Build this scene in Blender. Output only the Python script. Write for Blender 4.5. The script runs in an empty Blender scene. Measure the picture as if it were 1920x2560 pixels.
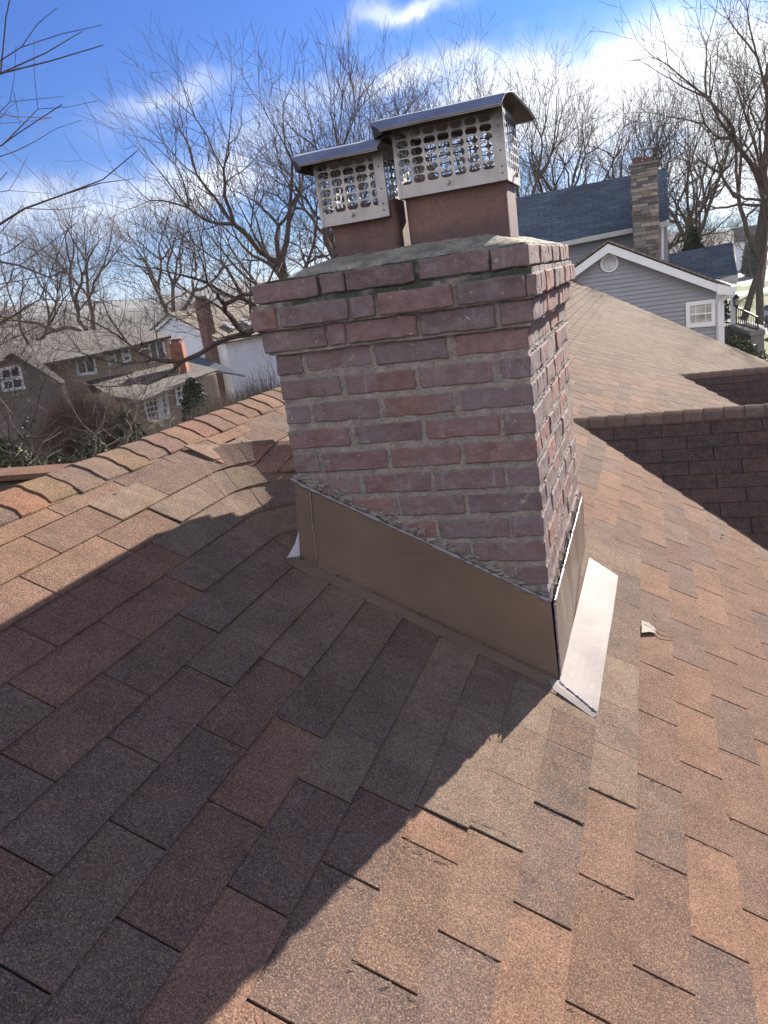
import bpy, math, random
from math import radians, sin, cos, tan, pi, sqrt, floor
from mathutils import Vector as V, Matrix, noise

scene = bpy.context.scene
col = scene.collection

# ------------------------------------------------------------------ camera
F = 1900.0
CP = V((0.2917, -1.9949, 0.8058))
RV = (1.86085099, 0.201867949, -0.347606226)
_th = sqrt(sum(c * c for c in RV))
RW = Matrix.Rotation(_th, 3, V(RV) / _th)          # world -> camera (x right, y down, z forward)
cam = bpy.data.cameras.new('camera')
cam.sensor_fit = 'VERTICAL'
cam.sensor_height = 36.0
cam.lens = 36.0 * F / 2560.0
cam.clip_start = 0.05
cam.clip_end = 9000
camo = bpy.data.objects.new('camera', cam)
col.objects.link(camo)
rt, dn, fw = V(RW[0]), V(RW[1]), V(RW[2])
camo.matrix_world = Matrix(((rt.x, -dn.x, -fw.x, CP.x), (rt.y, -dn.y, -fw.y, CP.y), (rt.z, -dn.z, -fw.z, CP.z), (0, 0, 0, 1)))
scene.camera = camo

# ------------------------------------------------------------------ sun and sky
SUN_EL = radians(25.5)
SUN_DIR = V((0.246 * cos(SUN_EL), 0.969 * cos(SUN_EL), sin(SUN_EL)))
sl = bpy.data.lights.new('sun', 'SUN')
sl.energy = 5.0
sl.angle = radians(0.5)
sl.color = (1.0, 0.93, 0.82)
so = bpy.data.objects.new('sun', sl)
so.rotation_euler = SUN_DIR.to_track_quat('Z', 'Y').to_euler()
so.location = (5, 20, 20)
col.objects.link(so)
scene.view_settings.view_transform = 'Standard'
scene.view_settings.look = 'None'
scene.view_settings.exposure = 1.66
scene.view_settings.gamma = 1.0


def ray(u, v):
    return V(((u - 960) / F, (v - 1280) / F, 1.0)) @ RW      # == RW^T * d


def hit(u, v, P, N):
    d = ray(u, v)
    return CP + d * (N.dot(V(P) - CP) / N.dot(d))


world = bpy.data.worlds.new('World')
scene.world = world
world.use_nodes = True
wt = world.node_tree
wt.nodes.clear()


class NT:
    """tiny node helper"""
    def __init__(s, tree):
        s.t = tree

    def n(s, typ, inp=None, **kw):
        nd = s.t.nodes.new(typ)
        for k, v in kw.items():
            setattr(nd, k, v)
        for k, v in (inp or {}).items():
            sk = nd.inputs[k]
            if isinstance(v, bpy.types.NodeSocket):
                s.t.links.new(v, sk)
            elif isinstance(v, (tuple, list)) and len(v) == 3 and sk.type == 'RGBA':
                sk.default_value = (*v, 1)
            else:
                sk.default_value = v
        return nd

    def m(s, op, a, b=0.0, c=0.0, clamp=False):
        nd = s.t.nodes.new('ShaderNodeMath')
        nd.operation = op
        nd.use_clamp = clamp
        for i, v in enumerate((a, b, c)):
            if isinstance(v, bpy.types.NodeSocket):
                s.t.links.new(v, nd.inputs[i])
            else:
                nd.inputs[i].default_value = v
        return nd.outputs[0]

    def vm(s, op, a, b=(0, 0, 0)):
        nd = s.t.nodes.new('ShaderNodeVectorMath')
        nd.operation = op
        for i, v in enumerate((a, b)):
            if isinstance(v, bpy.types.NodeSocket):
                s.t.links.new(v, nd.inputs[i])
            else:
                nd.inputs[i].default_value = v
        return nd.outputs[1] if op == 'DOT_PRODUCT' else nd.outputs[0]

    def mix(s, f, a, b, mode='MIX'):
        nd = s.t.nodes.new('ShaderNodeMix')
        nd.data_type = 'RGBA'
        nd.blend_type = mode
        for i, v in ((0, f), (6, a), (7, b)):
            if isinstance(v, bpy.types.NodeSocket):
                s.t.links.new(v, nd.inputs[i])
            else:
                nd.inputs[i].default_value = (*v, 1) if isinstance(v, (tuple, list)) else v
        return nd.outputs[2]

    def ramp(s, f, stops, interp='LINEAR'):
        nd = s.t.nodes.new('ShaderNodeValToRGB')
        s.t.links.new(f, nd.inputs[0])
        cr = nd.color_ramp
        cr.interpolation = interp
        while len(cr.elements) < len(stops):
            cr.elements.new(0.5)
        for e, (p, c) in zip(cr.elements, stops):
            e.position = p
            e.color = (c, c, c, 1) if not isinstance(c, (tuple, list)) else (*c, 1)
        return nd.outputs[0]

    def noise(s, vec, scale, detail=4, rough=0.55, dist=0.0):
        return s.n('ShaderNodeTexNoise', {'Vector': vec, 'Scale': scale, 'Detail': detail, 'Roughness': rough, 'Distortion': dist}).outputs


w = NT(wt)
sky = w.n('ShaderNodeTexSky', sky_type='NISHITA', sun_disc=False, sun_elevation=SUN_EL,
          sun_rotation=math.atan2(0.246, 0.969), air_density=1.3, dust_density=0.6, ozone_density=2.2)
wc = w.n('ShaderNodeTexCoord').outputs['Generated']
skycol = w.mix(1.0, sky.outputs[0], (0.03, 0.25, 0.75), 'MULTIPLY')
warp = w.vm('ADD', wc, w.vm('SCALE', w.vm('SUBTRACT', w.noise(wc, 5, 5)[1], (0.5, 0.5, 0.5))))
wn = warp.node
wn_scale = [l.from_node for l in wt.links if l.to_node == wn and l.to_socket == wn.inputs[1]][0]
wn_scale.inputs[3].default_value = 0.16
mask = None
# clouds: centre (u,v) in photo, half length, half width (px), tilt deg, density
for (u, v, a, b, tl, dens) in ((1440, 205, 310, 60, -6, 1.35), (1400, 330, 330, 60, -10, 0.8), (1860, 290, 260, 150, 0, 1.7), (960, 55, 110, 18, -20, 0.9), (1010, 190, 170, 26, -16, 0.6), (1060, 330, 160, 40, -10, 0.7), (860, 640, 280, 60, -8, 0.8),
                               (480, 440, 230, 42, -18, 0.75), (350, 285, 130, 30, -18, 0.62), (130, 560, 300, 60, -14, 0.85), (1560, 520, 420, 60, -8, 0.6), (640, 330, 200, 50, -25, 0.45), (-500, 900, 500, 90, -10, 0.8)):
    d0 = ray(u, v).normalized()
    t = radians(tl)
    da = (ray(u + 100 * cos(t), v + 100 * sin(t)).normalized() - d0).normalized()
    db = d0.cross(da)
    x = w.m('DIVIDE', w.vm('DOT_PRODUCT', warp, tuple(da)), a / F)
    cx = d0.dot(da)
    y = w.m('DIVIDE', w.vm('DOT_PRODUCT', warp, tuple(db)), b / F)
    r2 = w.m('ADD', w.m('MULTIPLY', x, x), w.m('MULTIPLY', y, y))
    g = w.m('MULTIPLY', w.m('EXPONENT', w.m('MULTIPLY', r2, -1.0)), dens)
    g = w.m('MULTIPLY', g, w.m('GREATER_THAN', w.vm('DOT_PRODUCT', wc, tuple(d0)), 0.0))
    mask = g if mask is None else w.m('ADD', mask, g)
st = w.n('ShaderNodeMapping', {'Vector': warp, 'Rotation': (0, radians(18), radians(20)), 'Scale': (2.0, 2.0, 9.0)})
nz = w.noise(st.outputs[0], 2.2, 8, 0.6)[0]
cl = w.m('MULTIPLY', mask, w.ramp(nz, [(0.30, 0.30), (0.62, 1.25)]))
# unseen broken cloud added behind the camera to lift and whiten the shade
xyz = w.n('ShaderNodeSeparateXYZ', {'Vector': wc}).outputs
north_fill = w.m('MULTIPLY_ADD', xyz[1], -2.2, -0.1, clamp=True)
cl = w.m('ADD', cl, w.m('MULTIPLY', north_fill, w.ramp(w.noise(warp, 2.0, 7, 0.6)[0], [(0.34, 0.35), (0.55, 1.0)])))
cl = w.m('MINIMUM', cl, 1.0)
cl = w.m('POWER', cl, 1.15, clamp=True)
gd = w.vm('DOT_PRODUCT', wc, tuple(SUN_DIR))
glow = w.m('POWER', w.m('MAXIMUM', gd, 0.0), 14.0)
ccol = w.mix(glow, (6.2, 6.7, 7.8), (12, 12, 11.8))
ccol = w.mix(north_fill, ccol, (9.4, 9.6, 10.6))  # the added rear cloud is made brighter, for more fill
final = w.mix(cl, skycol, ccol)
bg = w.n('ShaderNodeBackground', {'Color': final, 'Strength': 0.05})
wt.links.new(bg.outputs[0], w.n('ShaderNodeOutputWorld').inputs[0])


# ------------------------------------------------------------------ mesh helpers
class MB:
    def __init__(s):
        s.v, s.f, s.m, s.c = [], [], [], []

    def add(s, vs, fs, mi=0, c=(1, 1, 1)):
        o = len(s.v)
        s.v += [tuple(x) for x in vs]
        for f in fs:
            s.f.append(tuple(o + i for i in f))
            s.m.append(mi)
            s.c.append(c)

    def quad(s, a, b, c_, d, mi=0, c=(1, 1, 1)):
        s.add((a, b, c_, d), ((0, 1, 2, 3),), mi, c)

    def prism(s, poly, ext, mi=0, c=(1, 1, 1)):
        n = len(poly)
        p = [V(x) for x in poly]
        e = V(ext)
        fs = [tuple(range(n)), tuple(range(2 * n - 1, n - 1, -1))] + [(i, n + i, n + (i + 1) % n, (i + 1) % n) for i in range(n)]
        s.add(p + [q + e for q in p], fs, mi, c)

    def box(s, x0, x1, y0, y1, z0, z1, mi=0, c=(1, 1, 1)):
        s.prism([(x0, y0, z0), (x1, y0, z0), (x1, y1, z0), (x0, y1, z0)], (0, 0, z1 - z0), mi, c)

    def obox(s, o, ax, ay, az, mi=0, c=(1, 1, 1)):
        o, ax, ay = V(o), V(ax), V(ay)
        s.prism([o, o + ax, o + ax + ay, o + ay], az, mi, c)

    def tube(s, pts, rs, n=6, mi=0, c=(1, 1, 1), cap=True):
        pts = [V(p) for p in pts]
        o = len(s.v)
        a = None
        for i, p in enumerate(pts):
            d = (pts[min(i + 1, len(pts) - 1)] - pts[max(i - 1, 0)])
            if d.length < 1e-9:
                d = V((0, 0, 1))
            d.normalize()
            if a is None:
                a = d.orthogonal().normalized()
            a = (a - d * a.dot(d))
            a = a.normalized() if a.length > 1e-6 else d.orthogonal().normalized()
            b = d.cross(a)
            for k in range(n):
                t = 2 * pi * k / n
                s.v.append(tuple(p + (a * cos(t) + b * sin(t)) * rs[i]))
        for i in range(len(pts) - 1):
            for k in range(n):
                q = o + i * n
                s.f.append((q + k, q + (k + 1) % n, q + n + (k + 1) % n, q + n + k))
                s.m.append(mi)
                s.c.append(c)
        if cap:
            for q in (o, o + (len(pts) - 1) * n):
                s.f.append(tuple(q + k for k in range(n)))
                s.m.append(mi)
                s.c.append(c)

    def build(s, name, mats, parent=None, smooth=False, loc=None):
        me = bpy.data.meshes.new(name)
        me.from_pydata(s.v, [], s.f)
        if not isinstance(mats, (list, tuple)):
            mats = [mats]
        for m_ in mats:
            me.materials.append(m_)
        if len(mats) > 1:
            me.polygons.foreach_set('material_index', s.m)
        if smooth:
            me.polygons.foreach_set('use_smooth', [True] * len(s.f))
        at = me.attributes.new('tint', 'FLOAT_COLOR', 'FACE')
        at.data.foreach_set('color', [x for c in s.c for x in (c[0], c[1], c[2], 1.0)])
        me.update()
        o = bpy.data.objects.new(name, me)
        col.objects.link(o)
        if parent is not None:
            o.parent = parent
        if loc is not None:
            o.location = loc
        return o


def tag(o, label=None, cat=None, group=None, kind=None):
    for k, v in (('label', label), ('category', cat), ('group', group), ('kind', kind)):
        if v:
            o[k] = v
    return o


def thing(name, label, cat, loc=(0, 0, 0), group=None):
    """Empty at the thing's base. Parts are modelled in world coordinates, so give them an inverse offset."""
    o = bpy.data.objects.new(name, None)
    o.location = loc
    o.empty_display_size = 0.2
    col.objects.link(o)
    return tag(o, label, cat, group)


def rebase(root):
    """parts were built in world coordinates: shift their meshes so that they sit right under a moved root"""
    off = root.location.copy()

    def rec(o):
        for ch in o.children:
            if ch.type == 'MESH':
                ch.data.transform(Matrix.Translation(-off))
            rec(ch)
    rec(root)


def mat(name):
    m_ = bpy.data.materials.new(name)
    m_.use_nodes = True
    m_.node_tree.nodes.clear()
    return m_, NT(m_.node_tree)


def finish(m_, t, colr, rough=0.8, bump=None, bstr=0.5, bdist=0.01, metal=0.0, spec=0.3, **kw):
    inp = {'Base Color': colr, 'Roughness': rough, 'Metallic': metal, 'Specular IOR Level': spec}
    inp.update(kw)
    if bump is not None:
        b = t.n('ShaderNodeBump', {'Height': bump, 'Strength': bstr, 'Distance': bdist})
        inp['Normal'] = b.outputs[0]
    p = t.n('ShaderNodeBsdfPrincipled', inp)
    t.t.links.new(p.outputs[0], t.n('ShaderNodeOutputMaterial').inputs[0])
    return m_


def simple(name, c, rough=0.7, nscale=None, var=0.25, bstr=0.0, bdist=0.01, metal=0.0, spec=0.3, tint=False):
    m_, t = mat(name)
    cc = c
    oc = t.n('ShaderNodeTexCoord').outputs['Object']
    if tint:
        cc = t.n('ShaderNodeAttribute', attribute_name='tint').outputs['Color']
        if c != (1, 1, 1):
            cc = t.mix(1.0, cc, c, 'MULTIPLY')
    nz_ = None
    if nscale:
        nz_ = t.noise(oc, nscale, 6, 0.6)[0]
        f = t.ramp(nz_, [(0.25, 1 - var), (0.75, 1 + var)])
        cc = t.mix(1.0, cc, f, 'MULTIPLY')
    return finish(m_, t, cc, rough, nz_ if bstr else None, bstr, bdist, metal, spec)


# ------------------------------------------------------------------ materials
def shingle_material(name, fine=True):
    m_, t = mat(name)
    oc = t.n('ShaderNodeTexCoord').outputs['Object']
    tint = t.n('ShaderNodeAttribute', attribute_name='tint').outputs['Color']
    n1 = t.noise(oc, 520, 2, 0.6)[0]
    n2 = t.noise(oc, 210, 2, 0.6)[0]
    n3 = t.noise(oc, 9, 4, 0.6)[0]
    vo = t.n('ShaderNodeTexVoronoi', {'Vector': oc, 'Scale': 500.0}).outputs['Color']
    vv = t.n('ShaderNodeSeparateColor', {'Color': vo}).outputs
    g1 = t.ramp(n1, [(0.32, 0.58), (0.52, 1.0), (0.7, 1.5)])
    g2 = t.ramp(n2, [(0.3, 0.72), (0.7, 1.3)])
    c1 = t.mix(1.0, tint, g1, 'MULTIPLY')
    c1 = t.mix(1.0, c1, g2, 'MULTIPLY')
    c1 = t.mix(1.0, c1, t.ramp(n3, [(0.3, 0.80), (0.7, 1.20)]), 'MULTIPLY')
    n4 = t.noise(oc, 23, 5, 0.65)[0]
    c1 = t.mix(t.ramp(n4, [(0.46, 0.0), (0.66, 0.42)]), c1, (0.165, 0.100, 0.070))
    n5 = t.noise(t.vm('ADD', oc, (3.1, 7.7, 1.3)), 17, 5, 0.7)[0]
    c1 = t.mix(t.ramp(n5, [(0.54, 0.0), (0.70, 0.45)]), c1, (0.068, 0.052, 0.048))
    # individual granules: tan and near black ones
    c1 = t.mix(t.m('MULTIPLY', t.m('GREATER_THAN', vv[0], 0.82), 0.42), c1, (0.40, 0.25, 0.155))
    c1 = t.mix(t.m('MULTIPLY', t.m('GREATER_THAN', vv[1], 0.74), 0.45), c1, (0.030, 0.024, 0.026))
    h = t.m('ADD', t.m('MULTIPLY', vv[2], 0.6), t.m('MULTIPLY', n2, 0.8))
    return finish(m_, t, c1, 0.95, h, 0.6, 0.0022, spec=0.08)


M_SH = shingle_material('asphalt_shingle')
M_UNDER = simple('shingle_underlay', (0.022, 0.021, 0.024), 0.95, 60, 0.4)


def brick_material():
    m_, t = mat('old_brick')
    oc = t.n('ShaderNodeTexCoord').outputs['Object']
    tint = t.n('ShaderNodeAttribute', attribute_name='tint').outputs['Color']
    n1 = t.noise(oc, 26, 6, 0.65)[0]
    n2 = t.noise(oc, 140, 4, 0.7)[0]
    n3 = t.noise(oc, 7, 4, 0.6)[0]
    stz = t.n('ShaderNodeMapping', {'Vector': oc, 'Scale': (60, 60, 7)}).outputs[0]
    drip = t.noise(stz, 1.0, 4, 0.6)[0]
    c = t.mix(1.0, tint, t.ramp(n1, [(0.25, 0.66), (0.75, 1.3)]), 'MULTIPLY')
    c = t.mix(t.ramp(n3, [(0.38, 0.0), (0.68, 0.6)]), c, (0.185, 0.165, 0.180))
    smear = t.noise(t.n('ShaderNodeMapping', {'Vector': oc, 'Scale': (22, 22, 30)}).outputs[0], 1.0, 6, 0.75)[0]
    c = t.mix(t.ramp(smear, [(0.52, 0.0), (0.66, 0.55)]), c, (0.25, 0.225, 0.215))          # grey bloom
    c = t.mix(t.m('MULTIPLY', t.ramp(drip, [(0.60, 0.0), (0.70, 0.6)]), t.ramp(n3, [(0.42, 0.0), (0.6, 0.8)])), c, (0.36, 0.33, 0.36))
    sp = t.noise(oc, 75, 2, 0.5)[0]
    c = t.mix(t.ramp(sp, [(0.70, 0.0), (0.74, 0.75)]), c, (0.42, 0.40, 0.42))            # lime specks
    h = t.m('ADD', t.m('MULTIPLY', n1, 0.9), t.m('MULTIPLY', n2, 0.6))
    return finish(m_, t, c, 0.9, h, 1.0, 0.006, spec=0.2)


M_BR = brick_material()


def mortar_material():
    m_, t = mat('mortar')
    oc = t.n('ShaderNodeTexCoord').outputs['Object']
    n1 = t.noise(oc, 30, 6, 0.7)[0]
    n2 = t.noise(oc, 190, 3, 0.7)[0]
    z = t.m('SUBTRACT', t.n('ShaderNodeSeparateXYZ', {'Vector': oc}).outputs[2], 6.2)
    c = t.mix(t.ramp(n1, [(0.35, 0.0), (0.65, 1.0)]), (0.185, 0.160, 0.140), (0.31, 0.272, 0.24))
    c = t.mix(1.0, c, t.ramp(n2, [(0.3, 0.7), (0.7, 1.3)]), 'MULTIPLY')
    moss = t.m('MULTIPLY', t.ramp(z, [(0.77, 0.0), (0.79, 1.0)]), t.ramp(t.noise(oc, 6.5, 4)[0], [(0.44, 0.0), (0.54, 0.85)]))
    c = t.mix(moss, c, (0.022, 0.034, 0.016))
    return finish(m_, t, c, 0.95, t.m('ADD', n1, t.m('MULTIPLY', n2, 0.6)), 0.9, 0.008)


M_MO = mortar_material()


def crown_material():
    m_, t = mat('crown_concrete')
    oc = t.n('ShaderNodeTexCoord').outputs['Object']
    n1 = t.noise(oc, 14, 7, 0.65)[0]
    n2 = t.noise(oc, 160, 3, 0.7)[0]
    c = t.mix(t.ramp(n1, [(0.35, 0.0), (0.65, 1.0)]), (0.12, 0.115, 0.10), (0.33, 0.30, 0.24))
    c = t.mix(1.0, c, t.ramp(n2, [(0.3, 0.6), (0.7, 1.35)]), 'MULTIPLY')
    return finish(m_, t, c, 0.95, t.m('ADD', n1, t.m('MULTIPLY', n2, 0.5)), 0.9, 0.008)


M_CR = crown_material()


def flue_material():
    m_, t = mat('clay_flue')
    oc = t.n('ShaderNodeTexCoord').outputs['Object']
    n1 = t.noise(oc, 9, 5, 0.6)[0]
    n2 = t.noise(oc, 90, 3, 0.6)[0]
    c = t.mix(t.ramp(n1, [(0.3, 0.0), (0.7, 1.0)]), (0.135, 0.080, 0.068), (0.195, 0.105, 0.082))
    z = t.m('SUBTRACT', t.n('ShaderNodeSeparateXYZ', {'Vector': oc}).outputs[2], 6.2)
    c = t.mix(t.ramp(t.m('ADD', z, t.m('MULTIPLY', n1, 0.08)), [(0.955, 0.45), (0.99, 0.0)]), c, (0.055, 0.048, 0.06))
    c = t.mix(1.0, c, t.ramp(n2, [(0.3, 0.85), (0.7, 1.15)]), 'MULTIPLY')
    return finish(m_, t, c, 0.72, n2, 0.25, 0.003)


M_FL = flue_material()


def metal_material(name, c, rough, soot=True, bs=0.15):
    m_, t = mat(name)
    oc = t.n('ShaderNodeTexCoord').outputs['Object']
    n1 = t.noise(oc, 13, 6, 0.65)[0]
    mp = t.n('ShaderNodeMapping', {'Vector': oc, 'Scale': (6, 6, 90)}).outputs[0]
    n2 = t.noise(mp, 2.0, 3, 0.6)[0]
    cc = t.mix(1.0, c, t.ramp(n1, [(0.25, 0.72), (0.75, 1.18)]), 'MULTIPLY')
    if soot:
        cc = t.mix(t.ramp(n1, [(0.46, 0.0), (0.70, 0.6)]), cc, (0.13, 0.11, 0.09))
        zz = t.n('ShaderNodeSeparateXYZ', {'Vector': oc}).outputs[2]
        cc = t.mix(t.ramp(t.m('ADD', zz, t.m('MULTIPLY', n1, 0.10)), [(0.145, 0.0), (0.215, 0.8)]), cc, (0.055, 0.045, 0.038))
    rr = t.m('ADD', rough, t.m('MULTIPLY', n2, 0.15))
    return finish(m_, t, cc, rr, n1, bs, 0.004, metal=0.9, spec=0.5)


M_ST = metal_material('weathered_stainless', (0.50, 0.46, 0.42), 0.42)
M_LID = metal_material('stainless_lid', (0.40, 0.40, 0.41), 0.46, False)
M_SOOT = simple('sooty_metal', (0.05, 0.043, 0.04), 0.6, 30, 0.5, 0.2, 0.003)


def coil_material():
    m_, t = mat('painted_flashing')
    oc = t.n('ShaderNodeTexCoord').outputs['Object']
    n1 = t.noise(oc, 6, 5, 0.6)[0]
    mp = t.n('ShaderNodeMapping', {'Vector': oc, 'Rotation': (0, 0.5, 0), 'Scale': (3, 3, 60)}).outputs[0]
    n2 = t.noise(mp, 1.5, 4, 0.6)[0]
    c = t.mix(t.ramp(n1, [(0.3, 0.0), (0.7, 1.0)]), (0.125, 0.090, 0.064), (0.165, 0.118, 0.084))
    c = t.mix(t.ramp(n2, [(0.58, 0.0), (0.72, 0.3)]), c, (0.20, 0.15, 0.12))
    return finish(m_, t, c, 0.32, n1, 0.12, 0.01, spec=0.5)


M_CO = coil_material()
M_CAULK = simple('clear_caulk', (0.20, 0.175, 0.20), 0.25, 50, 0.25, 0.3, 0.003, spec=0.6)
M_APR = None


def apron_material():
    m_, t = mat('apron_metal')
    oc = t.n('ShaderNodeTexCoord').outputs['Object']
    n1 = t.noise(oc, 5, 4, 0.5)[0]
    n2 = t.noise(oc, 28, 5, 0.6)[0]
    c = t.mix(t.ramp(n1, [(0.3, 0.0), (0.7, 1.0)]), (0.150, 0.124, 0.118), (0.190, 0.160, 0.153))
    c = t.mix(t.ramp(n2, [(0.60, 0.0), (0.72, 0.25)]), c, (0.40, 0.36, 0.34))
    return finish(m_, t, c, 0.62, n1, 0.25, 0.02, metal=0.0, spec=0.12)


M_APR = apron_material()
M_BARK = simple('bark', (0.105, 0.085, 0.070), 0.95, 7, 0.45, 0.6, 0.03)
M_TWIG = simple('twig_bark', (0.100, 0.070, 0.054), 0.9, 2, 0.25)
M_TWIGW = simple('pale_twig_bark', (0.19, 0.150, 0.108), 0.9, 2, 0.3)
M_REDTW = simple('reddish_twig', (0.13, 0.075, 0.058), 0.9, 3, 0.3)
M_WHITE = simple('white_trim', (0.78, 0.78, 0.77), 0.5, 3, 0.06)
M_GREYW = simple('grey_white_trim', (0.48, 0.47, 0.44), 0.6, 3, 0.12)
M_BLACK = simple('black_iron', (0.012, 0.012, 0.013), 0.4)
M_GUT = simple('brown_fascia', (0.075, 0.045, 0.035), 0.6, 5, 0.2)


def glass_mat(name, c):
    m_, t = mat(name)
    oc = t.n('ShaderNodeTexCoord').outputs['Object']
    n1 = t.noise(oc, 2.2, 4, 0.6)[0]
    cc = t.mix(t.ramp(n1, [(0.4, 0.0), (0.6, 1.0)]), tuple(x * 0.6 for x in c), tuple(min(1, x * 1.3) for x in c))
    return finish(m_, t, cc, 0.08, spec=0.8)


M_GL = glass_mat('window_glass', (0.06, 0.07, 0.085))
M_GLW = glass_mat('curtained_glass', (0.42, 0.40, 0.38))


def coursed_roof(name, c0, c1, bw=0.3, bh=0.14, mort=(0.01, 0.01, 0.012)):
    """shingled far roof: brick texture in roof coordinates stored on the mesh as 'pc'"""
    m_, t = mat(name)
    pc = t.n('ShaderNodeAttribute', attribute_name='pc').outputs['Vector']
    oc = t.n('ShaderNodeTexCoord').outputs['Object']
    br = t.n('ShaderNodeTexBrick', {'Vector': pc, 'Color1': (*c0, 1), 'Color2': (*c1, 1), 'Mortar': (*mort, 1), 'Scale': 1.0, 'Mortar Size': 0.012,
                                    'Mortar Smooth': 0.3, 'Brick Width': bw, 'Row Height': bh}, offset=0.5)
    n1 = t.noise(oc, 1.2, 5, 0.6)[0]
    n2 = t.noise(oc, 14, 3, 0.6)[0]
    c = t.mix(1.0, br.outputs[0], t.ramp(n1, [(0.3, 0.8), (0.7, 1.2)]), 'MULTIPLY')
    c = t.mix(1.0, c, t.ramp(n2, [(0.3, 0.8), (0.7, 1.25)]), 'MULTIPLY')
    return finish(m_, t, c, 0.9, br.outputs[1], 0.6, -0.02)


M_BLUE = coursed_roof('blue_grey_shingles', (0.062, 0.080, 0.106), (0.094, 0.112, 0.138), 0.42, 0.15, (0.045, 0.058, 0.078))
M_TANR = coursed_roof('tan_shingles', (0.17, 0.135, 0.10), (0.23, 0.185, 0.14), 0.35, 0.15, (0.05, 0.04, 0.03))
M_GREYR = coursed_roof('grey_brown_shingles', (0.095, 0.080, 0.074), (0.135, 0.115, 0.104), 0.35, 0.15, (0.02, 0.018, 0.018))
M_SIDE = simple('grey_siding', (0.30, 0.30, 0.32), 0.6, 1.5, 0.06)
M_SIDEL = simple('white_siding', (0.62, 0.64, 0.70), 0.6, 1.5, 0.06)
M_SIDET = simple('tan_shingle_siding', (0.36, 0.28, 0.205), 0.85, 1.2, 0.25)
M_STONE = simple('ledge_stone', (1, 1, 1), 0.9, 18, 0.35, 0.8, 0.02, tint=True)
M_REDBR = None


def small_brick(name, c0, c1, mo):
    m_, t = mat(name)
    pc = t.n('ShaderNodeAttribute', attribute_name='pc').outputs['Vector']
    br = t.n('ShaderNodeTexBrick', {'Vector': pc, 'Color1': (*c0, 1), 'Color2': (*c1, 1), 'Mortar': (*mo, 1), 'Scale': 1.0, 'Mortar Size': 0.008,
                                    'Brick Width': 0.21, 'Row Height': 0.07}, offset=0.5)
    oc = t.n('ShaderNodeTexCoord').outputs['Object']
    c = t.mix(1.0, br.outputs[0], t.ramp(t.noise(oc, 3, 5)[0], [(0.3, 0.7), (0.7, 1.3)]), 'MULTIPLY')
    return finish(m_, t, c, 0.9, br.outputs[1], 0.5, -0.01)


M_REDBR = small_brick('red_brick', (0.26, 0.075, 0.045), (0.18, 0.055, 0.038), (0.20, 0.15, 0.12))


def pc_attr(o, origin, ax, ay):
    """store planar coordinates (metres along ax, ay) on points"""
    at = o.data.attributes.new('pc', 'FLOAT_VECTOR', 'POINT')
    O, X, Y = V(origin), V(ax), V(ay)
    vals = []
    for v_ in o.data.vertices:
        d = v_.co - O
        vals += [d.dot(X), d.dot(Y), 0.0]
    at.data.foreach_set('vector', vals)
    return o


# ------------------------------------------------------------------ the near house: roof geometry
PIT = radians(27.26)
SD = V((cos(PIT), 0, -sin(PIT)))            # down the slope
NR = V((sin(PIT), 0, cos(PIT)))
BP = V((0.01, 0, -0.353))                   # s = 0
RIDGE_S = -1.625
EXPO = 0.1195
S0 = -0.006
Z_RIDGE = BP.z - SD.z * -RIDGE_S * -1 if False else BP.z + RIDGE_S * SD.z


def rp(s, y, h=0.0):
    p = BP + SD * s + NR * h
    return V((p.x, y, p.z))


ZC = 0.298          # cricket ridge height
KC = 0.54           # cricket slope
YCR = 0.5


def rad_(s):
    return max(0.045, min(0.17, 0.045 + (-0.843 - s) / 0.207 * 0.125))


def level_z(s):
    return BP.z + SD.z * s


def contour(s, yy, h, ya=None):
    """point on the contour of level s at arclength parameter yy (== y on the straight part)"""
    z = level_z(s)
    RARC = rad_(s)
    xm = BP.x + SD.x * s
    yc = min(YCR, YCR - (ZC - z) / KC)
    y0 = yc - RARC
    up = V((0, 0, h * 1.12))
    if yy <= y0:
        return V((xm, yy, z)) + up * 1.0 + V((NR.x * h * 0.4, 0, 0))
    a = yy - y0
    if a < RARC * pi / 2:
        t = a / RARC
        return V((xm + RARC * (1 - cos(t)), y0 + RARC * sin(t), z)) + up
    return V((xm + RARC + (a - RARC * pi / 2), yc, z)) + up


rng = random.Random(7)
RUST = [(0.205, 0.112, 0.073), (0.190, 0.103, 0.068), (0.172, 0.098, 0.068)]
BROWN = [(0.150, 0.084, 0.060), (0.132, 0.078, 0.059), (0.160, 0.098, 0.070)]
GREYB = [(0.120, 0.081, 0.069), (0.107, 0.076, 0.068), (0.130, 0.093, 0.077)]
WEATH = [(0.164, 0.126, 0.096), (0.136, 0.106, 0.086), (0.186, 0.142, 0.104), (0.112, 0.088, 0.076)]


def pick(r, far=False, patch=False):
    if patch:
        c = r.choice(WEATH + GREYB[:1])
    else:
        q = r.random()
        c = r.choice(RUST) if q < 0.36 else r.choice(BROWN) if q < 0.68 else r.choice(GREYB)
    k = r.uniform(0.9, 1.10)
    c = tuple((x * 0.68 + y * 0.32) * k for x, y in zip(c, (0.146, 0.104, 0.083)))
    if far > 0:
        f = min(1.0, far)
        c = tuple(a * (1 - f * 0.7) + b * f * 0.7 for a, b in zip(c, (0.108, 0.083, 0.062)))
    return c


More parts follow.
